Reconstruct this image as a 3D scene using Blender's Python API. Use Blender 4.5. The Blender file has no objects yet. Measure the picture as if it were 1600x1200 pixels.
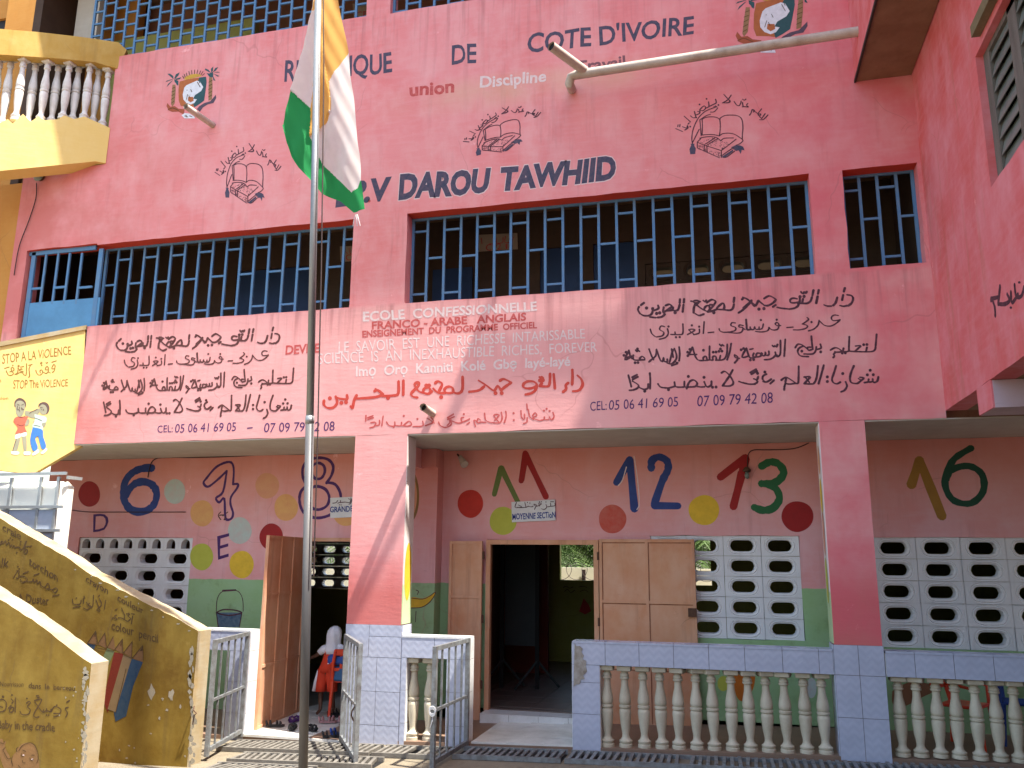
import bpy, math, random
from mathutils import Vector, Matrix
from mathutils.geometry import tessellate_polygon
random.seed(7)
R = math.radians
sc = bpy.context.scene
COL = sc.collection
# ------------------------------------------------------------------ camera
D0 = 9.2615; CH = 1.9; FPX = 1300.0
YAW, PIT, ROL = R(14.5), R(11.9), R(0.5)
F_ = Vector((-math.sin(YAW)*math.cos(PIT), math.cos(YAW)*math.cos(PIT), math.sin(PIT)))
R_ = Vector((math.cos(YAW), math.sin(YAW), 0)); U_ = R_.cross(F_)
CR = R_*math.cos(ROL) + U_*math.sin(ROL); CU = -R_*math.sin(ROL) + U_*math.cos(ROL)
CAM = Vector((0, -D0, CH))
cd = bpy.data.cameras.new("camera"); cam = bpy.data.objects.new("camera", cd); COL.objects.link(cam)
cd.sensor_width = 36; cd.lens = 36*FPX/1600; cd.clip_end = 500; cd.clip_start = .05
m = Matrix((CR, CU, -F_)).transposed().to_4x4(); m.translation = CAM
cam.matrix_world = m; sc.camera = cam
# ------------------------------------------------------------------ light
SUN = Vector((.41, -.125, 1)).normalized()
w = bpy.data.worlds.new("World"); sc.world = w; w.use_nodes = True
nt = w.node_tree; bg = nt.nodes["Background"]; sky = nt.nodes.new("ShaderNodeTexSky")
sky.sky_type = 'NISHITA'; sky.sun_disc = False
sky.sun_elevation = math.asin(SUN.z); sky.sun_rotation = math.atan2(SUN.x, SUN.y)
sky.air_density = 1.3; sky.dust_density = 2.5
nt.links.new(sky.outputs[0], bg.inputs[0]); bg.inputs[1].default_value = .145
sl = bpy.data.lights.new("sun", 'SUN'); so = bpy.data.objects.new("sun", sl); COL.objects.link(so)
sl.energy = 4.7; sl.angle = R(.9); sl.color = (1, .95, .86)
so.rotation_euler = SUN.to_track_quat('Z', 'Y').to_euler()
vs = sc.view_settings; vs.view_transform = 'Standard'; vs.look = 'None'; vs.gamma = 1; vs.exposure = 1.65
vs.use_curve_mapping = False

# ------------------------------------------------------------------ pixel -> place on a real plane
def ray(px, py): return F_*FPX + CR*(px-800) + CU*(600-py)
class Plane:
    def __init__(s, p, n):
        s.p = Vector(p); s.n = Vector(n).normalized()
        s.u = Vector((0, 0, 1)).cross(s.n); s.u = -s.u if s.u.length < 1e-6 else s.u.normalized()
        if s.u.length < 1e-6: s.u = Vector((1, 0, 0))
        s.v = s.n.cross(s.u)
    def at(s, px, py, off=0.0):
        d = ray(px, py); p = s.p + s.n*off
        return CAM + d*((p-CAM).dot(s.n)/d.dot(s.n))
def PY(y): return Plane((0, y, 0), (0, -1, 0))
def PX(x): return Plane((x, 0, 0), (-1, 0, 0))
def G(x): return max(-.2, min(.02, -.2+.2*(x+6)/7.2))      # the yard falls gently to the left
FAC = PY(0); POR = PY(1.5); WNG = PX(2.21)
ANG = R(30)
PAN = Plane((-8.45, 0, 0), (math.sin(ANG), -math.cos(ANG), 0))

# ------------------------------------------------------------------ materials
MATS = {}
def lin(c):
    return tuple(((x/255)/12.92 if x/255 <= .04045 else ((x/255+.055)/1.055)**2.4) for x in c)
class NB:
    def __init__(s, name):
        s.m = bpy.data.materials.new(name); s.m.use_nodes = True; s.t = s.m.node_tree
        s.b = s.t.nodes["Principled BSDF"]; MATS[name] = s.m
        g = s.n("ShaderNodeNewGeometry"); s.pos = g.outputs["Position"]
    def n(s, k, **kw):
        x = s.t.nodes.new(k)
        for a, v in kw.items(): setattr(x, a, v)
        return x
    def L(s, a, b): s.t.links.new(a, b)
    def noise(s, scale, detail=4, rough=.55, stretch=(1, 1, 1), off=(0, 0, 0)):
        mp = s.n("ShaderNodeMapping"); mp.inputs[3].default_value = stretch; mp.inputs[1].default_value = off
        s.L(s.pos, mp.inputs[0]); t = s.n("ShaderNodeTexNoise"); t.inputs["Scale"].default_value = scale
        t.inputs["Detail"].default_value = detail; t.inputs["Roughness"].default_value = rough
        s.L(mp.outputs[0], t.inputs[0]); return t.outputs[0]
    def ramp(s, src, p):
        r = s.n("ShaderNodeMapRange"); r.inputs[1].default_value = p[0]; r.inputs[2].default_value = p[1]
        r.inputs[3].default_value = p[2] if len(p) > 2 else 0; r.inputs[4].default_value = p[3] if len(p) > 3 else 1
        s.L(src, r.inputs[0]); return r.outputs[0]
    def mix(s, f, a, b, mode='MIX'):
        x = s.n("ShaderNodeMix", data_type='RGBA', blend_type=mode)
        for i, v in ((0, f), (6, a), (7, b)):
            if isinstance(v, (int, float)): x.inputs[i].default_value = v
            elif isinstance(v, tuple): x.inputs[i].default_value = (*v[:3], 1)
            else: s.L(v, x.inputs[i])
        return x.outputs[2]
    def math(s, op, a, b=0.0):
        x = s.n("ShaderNodeMath", operation=op)
        for i, v in ((0, a), (1, b)):
            if isinstance(v, (int, float)): x.inputs[i].default_value = v
            else: s.L(v, x.inputs[i])
        return x.outputs[0]
    def axis(s, i):
        x = s.n("ShaderNodeSeparateXYZ"); s.L(s.pos, x.inputs[0]); return x.outputs[i]
    def out(s, col, rough=.8, bump=None, dist=.01, strength=.5, metal=0, spec=.3):
        if isinstance(col, tuple): s.b.inputs["Base Color"].default_value = (*col[:3], 1)
        else: s.L(col, s.b.inputs["Base Color"])
        if isinstance(rough, (int, float)): s.b.inputs["Roughness"].default_value = rough
        else: s.L(rough, s.b.inputs["Roughness"])
        s.b.inputs["Metallic"].default_value = metal; s.b.inputs["Specular IOR Level"].default_value = spec
        if bump is not None:
            x = s.n("ShaderNodeBump"); x.inputs["Distance"].default_value = dist; x.inputs["Strength"].default_value = strength
            s.L(bump, x.inputs["Height"]); s.L(x.outputs[0], s.b.inputs["Normal"])
        return s.m
def simple(name, col, rough=.7, var=.25, scale=6, metal=0, bump=.3, dark=None, spec=.3, streak=(1, 1, 1)):
    if name in MATS: return MATS[name]
    b = NB(name); c = col
    d = dark or tuple(x*.6 for x in c)
    f = b.ramp(b.noise(scale, 5, .6, streak), (.35, .75, 0, var*2))
    k = b.mix(f, c, d)
    fine = b.noise(scale*9, 3, .6)
    k = b.mix(b.ramp(fine, (.3, .7, 0, var*.5)), k, tuple(min(1, x*1.25) for x in c))
    return b.out(k, rough, fine, .004, bump, metal, spec)
def plaster(name, base, light, deep, dirt, streak=True, amt=.5, bands=None, bs=.26):
    b = NB(name)
    big = b.noise(.9, 4, .6, off=(3, 1, 7)); mid = b.noise(3.2, 5, .62, (1, 1, .6), (9, 2, 1))
    br = b.noise(7, 3, .6, (.5, .5, 2.6) if streak else (1, 1, 1.1)) ; spk = b.noise(22, 4, .7)
    vst = b.noise(5, 4, .65, (1.4, 1.4, .12), (1, 5, 2))
    k = b.mix(b.ramp(big, (.36, .66, 0, .9*amt)), base, deep)
    k = b.mix(b.ramp(mid, (.42, .72, 0, 1.0*amt)), k, light)
    k = b.mix(b.ramp(br, (.45, .75, 0, .45*amt)), k, light)
    k = b.mix(b.ramp(vst, (.56, .78, 0, .5*amt)), k, dirt)
    if bands: k = bands(b, k)
    # hairline cracks, here and there, and a few rubbed pale patches
    vo = b.n("ShaderNodeTexVoronoi", feature='DISTANCE_TO_EDGE'); vo.inputs["Scale"].default_value = .9
    wp = b.n("ShaderNodeMix", data_type='VECTOR'); wp.inputs[0].default_value = .22; nv = b.n("ShaderNodeTexNoise"); nv.inputs["Scale"].default_value = 2.2
    b.L(b.pos, nv.inputs[0]); b.L(b.pos, wp.inputs[4]); b.L(nv.outputs[1], wp.inputs[5]); b.L(wp.outputs[1], vo.inputs["Vector"])
    crack = b.math('MULTIPLY', b.ramp(vo.outputs["Distance"], (.0045, .0015)), b.ramp(b.noise(.7, 2, off=(7, 7, 1)), (.56, .6)))
    k = b.mix(b.math('MULTIPLY', crack, .3), k, dirt)
    k = b.mix(b.ramp(b.noise(2.6, 6, .72, off=(11, 3, 8)), (.665, .72, 0, .55)), k, tuple(min(1, x*1.15+(.1 if light[0] > .4 else .02)) for x in light))
    k = b.mix(b.ramp(spk, (.64, .78, 0, .35)), k, dirt)
    h = b.math('ADD', b.math('MULTIPLY', mid, .6), b.math('ADD', b.math('MULTIPLY', br, .7), b.math('MULTIPLY', spk, .35)))
    return b.out(k, .78, h, .012, bs)
PINK = (.74, .275, .28)
def pinkbands(b, k):
    z = b.axis(2)
    # paler below the windows: the sunlit tone is painted into the band's colour
    k = b.mix(b.math('MULTIPLY', b.ramp(z, (5.02, 4.96, 0, .62)), b.ramp(z, (1.6, 2.4))), k, (.76, .405, .38))
    # redder first coat shows on the piers' feet
    k = b.mix(b.ramp(z, (2.0, 1.5, 0, .75)), k, (.52, .12, .10))
    x = b.axis(0); nz = b.noise(1.3, 4, .6, off=(5, 5, 5))
    k = b.mix(b.math('MULTIPLY', b.ramp(x, (-1.5, 1.2, 0, .75)), b.ramp(nz, (.35, .65))), k, (.68, .115, .145))  # redder towards the right: the wing's shade put into the colour
    k = b.mix(b.math('MULTIPLY', b.ramp(x, (-6.8, -8.6, 0, .8)), b.ramp(nz, (.3, .6))), k, (.55, .15, .13))  # deeper red at the left end: balcony shade painted in
    # pale cream wash that ran along the wall under the motto
    for zt_ in (5.0, 9.13):      # rain streaks below the sills
        rs = b.math('MULTIPLY', b.math('MULTIPLY', b.ramp(z, (zt_-1.1, zt_)), b.ramp(z, (zt_+.02, zt_-.02))), b.ramp(b.noise(9, 4, .6, (1, 1, .05), (zt_, 2, 2)), (.5, .68, 0, .55)))
        k = b.mix(rs, k, (.36, .13, .13))
    wz = b.math('ABSOLUTE', b.math('SUBTRACT', z, 7.75)); wash = b.math('MULTIPLY', b.ramp(wz, (.3, .05)), b.ramp(x, (.2, -1.2)))
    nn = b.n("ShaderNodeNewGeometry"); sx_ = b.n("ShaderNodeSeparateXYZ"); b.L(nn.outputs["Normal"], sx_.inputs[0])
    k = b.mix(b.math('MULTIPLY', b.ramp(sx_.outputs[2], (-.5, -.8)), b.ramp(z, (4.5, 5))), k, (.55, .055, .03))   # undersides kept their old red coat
    wash = b.math('MULTIPLY', wash, b.math('MULTIPLY', b.ramp(x, (-4.4, -3.2)), b.ramp(nz, (.3, .6, 0, .5))))
    return b.mix(wash, k, (.62, .40, .26))
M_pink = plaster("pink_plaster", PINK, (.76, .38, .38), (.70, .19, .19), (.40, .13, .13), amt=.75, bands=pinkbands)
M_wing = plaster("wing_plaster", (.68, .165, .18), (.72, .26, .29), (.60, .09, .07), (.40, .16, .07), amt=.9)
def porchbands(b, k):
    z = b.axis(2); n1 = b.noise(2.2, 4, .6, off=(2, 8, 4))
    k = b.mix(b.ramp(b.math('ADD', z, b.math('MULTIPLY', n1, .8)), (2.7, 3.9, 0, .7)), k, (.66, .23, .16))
    # green dado, its edge painted by hand
    e = b.math('ADD', z, b.math('MULTIPLY', b.noise(6, 2), .03))
    gr = b.mix(b.ramp(n1, (.4, .7, 0, .6)), (.30, .46, .24), (.24, .38, .14))
    gr = b.mix(b.ramp(b.noise(4, 5, .7, off=(0, 3, 3)), (.55, .75, 0, .6)), gr, (.14, .19, .07))
    return b.mix(b.ramp(e, (1.607, 1.598)), k, gr)
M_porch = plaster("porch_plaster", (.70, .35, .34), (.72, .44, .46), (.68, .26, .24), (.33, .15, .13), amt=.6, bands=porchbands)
M_yel = plaster("yellow_plaster", (.70, .485, .16), (.74, .56, .25), (.64, .42, .11), (.45, .28, .08), amt=.4)
M_och = plaster("ochre_plaster", (.20, .12, .012), (.25, .165, .028), (.13, .07, .007), (.09, .06, .03), False, amt=1.0)
M_oran = plaster("orange_plaster", (.50, .22, .04), (.55, .28, .07), (.42, .17, .03), (.2, .1, .04), amt=.5)
M_cap = plaster("worn_cement_cap", (.30, .24, .145), (.36, .32, .235), (.32, .215, .08), (.30, .25, .18), amt=.9)
M_soff = plaster("whitewashed_soffit", (.50, .46, .40), (.58, .55, .49), (.42, .38, .32), (.28, .24, .2), amt=.6)
M_brown = plaster("bare_cement_soffit", (.22, .13, .075), (.27, .17, .10), (.17, .09, .05), (.10, .06, .03), amt=.8)
M_white = plaster("white_block_paint", (.70, .70, .69), (.76, .76, .75), (.60, .60, .61), (.30, .28, .25), amt=.5)
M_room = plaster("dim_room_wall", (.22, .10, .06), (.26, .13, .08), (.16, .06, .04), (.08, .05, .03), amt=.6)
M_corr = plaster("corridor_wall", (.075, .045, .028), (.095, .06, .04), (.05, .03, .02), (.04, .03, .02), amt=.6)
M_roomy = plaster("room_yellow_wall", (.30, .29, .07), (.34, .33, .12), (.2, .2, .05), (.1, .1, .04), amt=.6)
M_blue = simple("blue_bar_paint", (.075, .195, .37), .55, .4, 9, bump=.4, dark=(.14, .22, .30))
M_bluedoor = simple("blue_door_paint", (.025, .06, .16), .5, .3, 3)
M_bluegate = simple("blue_sheet_paint", (.09, .26, .46), .5, .3, 4, dark=(.06, .16, .28))
M_grey = simple("grey_gate_steel", (.23, .25, .26), .5, .5, 14, .3, .5, dark=(.10, .08, .07))
M_pole = simple("galvanised_steel", (.30, .31, .31), .45, .4, 5, .55, .3, dark=(.14, .15, .16), streak=(1, 1, .2))
M_doorm = plaster("orange_door_paint", (.60, .31, .17), (.64, .38, .25), (.54, .21, .10), (.22, .10, .05), False, amt=.9, bs=.12)
M_doore = simple("rusty_door_paint", (.36, .155, .075), .6, .5, 6, 0, .4, dark=(.16, .06, .03))
M_ball = simple("cream_baluster_paint", (.55, .49, .37), .6, .35, 7, 0, .4, dark=(.33, .28, .19), streak=(1, 1, .5))
M_balw = simple("white_baluster_paint", (.68, .66, .63), .6, .3, 7, 0, .4, dark=(.42, .36, .30))
M_pipe = simple("old_plastic_pipe", (.52, .47, .40), .5, .4, 6, 0, .3, dark=(.28, .20, .15))
M_dark = simple("dark_hollow", (.012, .012, .012), .9, .1)
M_wood = simple("grey_weathered_wood", (.17, .15, .13), .8, .5, 10, 0, .6, dark=(.07, .06, .05), streak=(1, 1, .15))
M_glass = simple("dusty_louvre_glass", (.16, .20, .18), .35, .3, 4, dark=(.09, .11, .10), spec=.5)
M_ink = simple("black_wall_paint", (.045, .018, .028), .75, .45, 22, dark=(.17, .06, .08))
M_navy = simple("navy_wall_paint", (.04, .05, .09), .7, .4, 18, dark=(.15, .09, .12))
M_brn = simple("brown_wall_paint", (.20, .10, .02), .8, .4, 20, dark=(.32, .19, .04))
M_brnd = simple("dark_brown_wall_paint", (.06, .032, .012), .8, .4, 20, dark=(.14, .08, .02))
M_redp = simple("red_wall_paint", (.50, .045, .03), .7, .35, 9, dark=(.55, .10, .07))
M_redl = simple("faded_red_wall_paint", (.45, .06, .055), .75, .5, 25, dark=(.58, .16, .15))
M_whp = simple("chalky_white_wall_paint", (.72, .62, .60), .8, .35, 30, dark=(.62, .36, .36))
M_purp = simple("purple_wall_paint", (.07, .02, .12), .7, .25, 9)
M_bluep = simple("blue_wall_paint", (.012, .03, .17), .5, .35, 7, dark=(.02, .06, .25))
M_grn = simple("green_wall_paint", (.02, .13, .045), .65, .3, 7, dark=(.02, .09, .03))
M_olive = simple("olive_wall_paint", (.13, .17, .04), .65, .3, 7)
M_dred = simple("deep_red_wall_paint", (.33, .012, .012), .65, .35, 7, dark=(.22, .01, .01))
M_yp = simple("yellow_wall_paint", (.72, .46, .035), .7, .3, 9)
M_lime = simple("lime_wall_paint", (.44, .45, .06), .7, .3, 9, dark=(.36, .36, .04))
M_aqua = simple("pale_aqua_wall_paint", (.42, .50, .45), .75, .45, 12, dark=(.50, .38, .35))
M_peach = simple("peach_wall_paint", (.66, .36, .13), .75, .45, 9, dark=(.62, .28, .12))
M_peachl = simple("thin_peach_wall_paint", (.62, .31, .17), .75, .45, 9, dark=(.60, .25, .16))
M_skin = simple("dark_brown_skin", (.10, .045, .028), .55, .2, 20)
M_scarf = simple("white_scarf_cloth", (.66, .66, .70), .9, .2, 8, dark=(.48, .48, .55))
M_redc = simple("red_cloth", (.60, .05, .02), .85, .2, 10)
M_greenc = simple("pale_green_cloth", (.12, .20, .11), .9, .2, 10)
M_beigec = simple("beige_cloth", (.20, .12, .07), .9, .2, 10)
M_redpl = simple("red_plastic", (.62, .045, .012), .35, .15, 6, spec=.5)
M_bluepl = simple("blue_nylon", (.02, .06, .25), .6, .2, 8)
M_blk = simple("black_rubber", (.02, .02, .022), .6, .2, 20)
M_pnk = simple("pink_rubber", (.42, .22, .22), .6, .2, 20)
M_board = simple("blackboard_slate", (.03, .035, .035), .8, .3, 5)
M_sign = simple("white_sign_board", (.66, .66, .66), .5, .2, 6)
M_signd = simple("paper_sign", (.40, .32, .24), .8, .2, 6)
M_cage = simple("galvanised_cage", (.42, .45, .46), .4, .3, 9, .5, .2)
M_tank = simple("white_tank_plastic", (.80, .80, .70), .4, .15, 2, spec=.5)
M_tarp = simple("grey_tank_plate", (.42, .47, .54), .5, .3, 3)
M_bark = simple("palm_bark", (.16, .11, .07), .9, .4, 14)
M_rust = simple("rust", (.10, .05, .03), .8, .4, 20)
M_wire = simple("dark_cable", (.05, .03, .028), .7, .2, 12)

def tilemat(name, a, bcol, wv, rough=.25):
    b = NB(name)
    mp = b.n("ShaderNodeMapping"); b.L(b.pos, mp.inputs[0])
    wt = b.n("ShaderNodeTexWave", wave_type='BANDS', bands_direction='Z'); wt.inputs["Scale"].default_value = wv
    wt.inputs["Distortion"].default_value = 0; b.L(mp.outputs[0], wt.inputs[0])
    x = b.axis(0)
    tri = b.math('PINGPONG', b.math('MULTIPLY', x, 1.0), .055)
    z2 = b.math('ADD', b.axis(2), b.math('MULTIPLY', tri, .9))
    st = b.math('PINGPONG', z2, .04); f = b.ramp(st, (.004, .036))
    n1 = b.noise(3, 4, .6); n2 = b.noise(30, 4, .7)
    k = b.mix(f, a, bcol)
    k = b.mix(b.ramp(n1, (.4, .7, 0, .5)), k, tuple(x*.82 for x in a))
    k = b.mix(b.ramp(n2, (.66, .78, 0, .6)), k, (.22, .19, .17))
    return b.out(k, rough, b.math('ADD', f, b.math('MULTIPLY', n2, .3)), .003, .22, 0, .5)
M_tile = tilemat("lavender_wave_tile", (.41, .44, .55), (.45, .48, .585), 9)
M_tilew = simple("white_floor_tile", (.68, .67, .63), .25, .3, 5, dark=(.38, .37, .33), spec=.5)
M_tilewh = simple("white_edge_tile", (.70, .70, .70), .3, .3, 6, dark=(.46, .45, .42), spec=.5)
M_grout = simple("dirty_grout", (.20, .18, .17), .9, .3, 15)
M_terr = simple("brown_porch_floor", (.23, .145, .10), .5, .4, 3, dark=(.15, .10, .07))
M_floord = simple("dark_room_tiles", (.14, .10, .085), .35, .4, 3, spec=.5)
def ground_mat():
    b = NB("dusty_yard"); n1 = b.noise(1.2, 5, .6); n2 = b.noise(12, 6, .7); n3 = b.noise(60, 3, .7)
    k = b.mix(b.ramp(n1, (.35, .7)), (.22, .185, .13), (.175, .14, .098)); k = b.mix(b.ramp(n2, (.5, .8, 0, .7)), k, (.12, .095, .065))
    k = b.mix(b.ramp(n3, (.6, .8, 0, .6)), k, (.30, .27, .215))
    return b.out(k, .95, b.math('ADD', n2, n3), .02, .6)
M_gnd = ground_mat()
def foliage_mat(name, c1, c2):
    b = NB(name); k = b.mix(b.ramp(b.noise(5, 3), (.35, .65)), c1, c2); b.out(k, .6)
    tr = b.n("ShaderNodeBsdfTranslucent"); b.L(k, tr.inputs[0]); mx = b.n("ShaderNodeMixShader"); mx.inputs[0].default_value = .3
    o = b.t.nodes["Material Output"]; b.L(b.b.outputs[0], mx.inputs[1]); b.L(tr.outputs[0], mx.inputs[2]); b.L(mx.outputs[0], o.inputs[0]); return b.m
M_leaf = foliage_mat("palm_leaf", (.07, .13, .03), (.12, .19, .05))
def cloth_mat(name, c):
    b = NB(name); n1 = b.noise(6, 4, .6); k = b.mix(b.ramp(n1, (.4, .7, 0, .3)), c, tuple(x*.75 for x in c)); b.out(k, .85, b.noise(180, 2), .001, .3)
    tr = b.n("ShaderNodeBsdfTranslucent"); b.L(k, tr.inputs[0]); mx = b.n("ShaderNodeMixShader"); mx.inputs[0].default_value = .6
    o = b.t.nodes["Material Output"]; b.L(b.b.outputs[0], mx.inputs[1]); b.L(tr.outputs[0], mx.inputs[2]); b.L(mx.outputs[0], o.inputs[0]); return b.m
M_fo = cloth_mat("flag_orange", (.84, .53, .14)); M_fw = cloth_mat("flag_white", (.86, .86, .82)); M_fg = cloth_mat("flag_green", (.03, .38, .11))

# ------------------------------------------------------------------ object helpers
WL = {}
def thing(name, label, cat, loc=(0, 0, 0), group=None):
    o = bpy.data.objects.new(name, None); COL.objects.link(o); o.location = loc; o.empty_display_size = .1
    o['label'] = label; o['category'] = cat
    if group: o['group'] = group
    WL[o.name] = Vector(loc); return o
def link(o, parent, wl):
    COL.objects.link(o)
    if parent is not None: o.parent = parent; o.location = Vector(wl) - WL[parent.name]
    else: o.location = wl
    WL[o.name] = Vector(wl); return o
def mk(name, verts, faces, mat, parent=None, smooth=False, loc=None, label=None, kind=None):
    wl = Vector(loc) if loc is not None else (WL[parent.name].copy() if parent is not None else Vector((0, 0, 0)))
    me = bpy.data.meshes.new(name); me.from_pydata([tuple(Vector(v)-wl) for v in verts], [], faces); me.update()
    mats = mat if isinstance(mat, list) else [mat]
    for mm in mats: me.materials.append(mm)
    if smooth: me.polygons.foreach_set("use_smooth", [True]*len(me.polygons))
    o = bpy.data.objects.new(name, me); link(o, parent, wl)
    if label: o['label'] = label
    if kind: o['kind'] = kind
    return o
def inst(src, parent, wl, rot=0.0, scale=(1, 1, 1)):
    o = bpy.data.objects.new(src.name.split('.')[0], src.data); link(o, parent, wl); o.rotation_euler = (0, 0, rot); o.scale = scale; return o
def tag(o, label, cat, group=None):
    o['label'] = label; o['category'] = cat
    if group: o['group'] = group
    return o
class MB:
    def __init__(s): s.v = []; s.f = []
    def add(s, v, f):
        n = len(s.v); s.v += [Vector(x) for x in v]; s.f += [tuple(i+n for i in q) for q in f]; return s
    def box(s, a, b, M=None, bev=0.0):
        x0, y0, z0 = a; x1, y1, z1 = b
        if bev <= 0:
            v = [(x0, y0, z0), (x1, y0, z0), (x1, y1, z0), (x0, y1, z0), (x0, y0, z1), (x1, y0, z1), (x1, y1, z1), (x0, y1, z1)]
            f = [(0, 3, 2, 1), (4, 5, 6, 7), (0, 1, 5, 4), (1, 2, 6, 5), (2, 3, 7, 6), (3, 0, 4, 7)]
        else:
            c = bev; rings = []
            def ring(z, i): return [(x0+i+c, y0+i, z), (x1-i-c, y0+i, z), (x1-i, y0+i+c, z), (x1-i, y1-i-c, z), (x1-i-c, y1-i, z), (x0+i+c, y1-i, z), (x0+i, y1-i-c, z), (x0+i, y0+i+c, z)]
            v = ring(z0, c)+ring(z0+c, 0)+ring(z1-c, 0)+ring(z1, c); f = [tuple(range(7, -1, -1)), tuple(range(24, 32))]
            for k in range(3):
                for i in range(8):
                    j = (i+1) % 8; f.append((k*8+i, k*8+j, k*8+8+j, k*8+8+i))
        if M is not None: v = [M @ Vector(p) for p in v]
        return s.add(v, f)
    def tube(s, pts, r, n=8, cap=True):
        pts = [Vector(p) for p in pts]; rr = r if isinstance(r, (list, tuple)) else [r]*len(pts)
        prev = None; base = len(s.v); v = []; f = []
        for i, p in enumerate(pts):
            t = (pts[min(i+1, len(pts)-1)]-pts[max(i-1, 0)]).normalized()
            if prev is None: a = t.orthogonal().normalized()
            else: a = (prev - t*prev.dot(t)).normalized()
            prev = a; b = t.cross(a)
            for k in range(n): q = 2*math.pi*k/n; v.append(p+(a*math.cos(q)+b*math.sin(q))*rr[i])
        for i in range(len(pts)-1):
            for k in range(n): j = (k+1) % n; f.append((i*n+k, i*n+j, i*n+n+j, i*n+n+k))
        if cap: f.append(tuple(range(n-1, -1, -1))); f.append(tuple(range((len(pts)-1)*n, len(pts)*n)))
        return s.add(v, f)
    def lathe(s, prof, n=14, c=(0, 0, 0), sx=1, sy=1):
        v = []; f = []
        for r, z in prof:
            for k in range(n): q = 2*math.pi*k/n; v.append((c[0]+r*sx*math.cos(q), c[1]+r*sy*math.sin(q), c[2]+z))
        for i in range(len(prof)-1):
            for k in range(n): j = (k+1) % n; f.append((i*n+k, i*n+j, i*n+n+j, i*n+n+k))
        f.append(tuple(range(n-1, -1, -1))); f.append(tuple(range((len(prof)-1)*n, len(prof)*n)))
        return s.add(v, f)
    def build(s, name, mat, parent=None, **k): return mk(name, s.v, s.f, mat, parent, **k)
def frameM(o, ux, uy=None):
    """matrix whose x axis is ux (horizontal), z up, at o"""
    ux = Vector(ux).normalized(); uz = Vector((0, 0, 1)); uy = uz.cross(ux)
    M = Matrix((ux, uy, uz)).transposed().to_4x4(); M.translation = Vector(o); return M
def wallmesh(a0, a1, z0, z1, holes, thick, fn, cell=.22, jit=.006, seed=1):
    """wall slab with real openings; fn(a,z,t)->3D, t=0 front, t=thick back; edges of openings slightly uneven"""
    A = {a0, a1}; Z = {z0, z1}
    for h in holes: A |= {h[0], h[1]}; Z |= {h[2], h[3]}
    def fill(S):
        S = sorted(S); o = [S[0]]
        for x in S[1:]:
            n = max(1, int((x-o[-1])/cell)); p = o[-1]
            for i in range(1, n+1): o.append(p+(x-p)*i/n)
        return o
    A = [x for x in fill(A)]; Z = fill(Z); na, nz = len(A)-1, len(Z)-1
    solid = [[True]*nz for _ in range(na)]
    for i in range(na):
        for j in range(nz):
            ca, cz = (A[i]+A[i+1])/2, (Z[j]+Z[j+1])/2
            for h in holes:
                if h[0] < ca < h[1] and h[2] < cz < h[3]: solid[i][j] = False
    S = lambda i, j: 0 <= i < na and 0 <= j < nz and solid[i][j]
    rnd = random.Random(seed); vid = {}; V = []; Fc = []
    def vert(i, j, k):
        if (i, j, k) not in vid:
            r2 = random.Random(seed*7919+i*131+j*17)
            inner = S(i-1, j-1) and S(i, j-1) and S(i-1, j) and S(i, j)
            ja = 0 if inner else r2.uniform(-jit, jit); jz = 0 if inner else r2.uniform(-jit, jit)
            if i in (0, na): ja = 0
            if j in (0, nz): jz = min(0, jz) if j == nz else jz
            vid[(i, j, k)] = len(V); V.append(fn(A[i]+ja, Z[j]+jz, 0 if k == 0 else thick))
        return vid[(i, j, k)]
    for i in range(na):
        for j in range(nz):
            if not S(i, j): continue
            Fc.append([vert(i, j, 0), vert(i+1, j, 0), vert(i+1, j+1, 0), vert(i, j+1, 0)])
            Fc.append([vert(i, j, 1), vert(i, j+1, 1), vert(i+1, j+1, 1), vert(i+1, j, 1)])
            if not S(i-1, j): Fc.append([vert(i, j, 0), vert(i, j+1, 0), vert(i, j+1, 1), vert(i, j, 1)])
            if not S(i+1, j): Fc.append([vert(i+1, j, 0), vert(i+1, j, 1), vert(i+1, j+1, 1), vert(i+1, j+1, 0)])
            if not S(i, j-1): Fc.append([vert(i, j, 0), vert(i, j, 1), vert(i+1, j, 1), vert(i+1, j, 0)])
            if not S(i, j+1): Fc.append([vert(i, j+1, 0), vert(i+1, j+1, 0), vert(i+1, j+1, 1), vert(i, j+1, 1)])
    return V, Fc
yfn = lambda y0: (lambda a, z, t: (a, y0+t, z))

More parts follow.
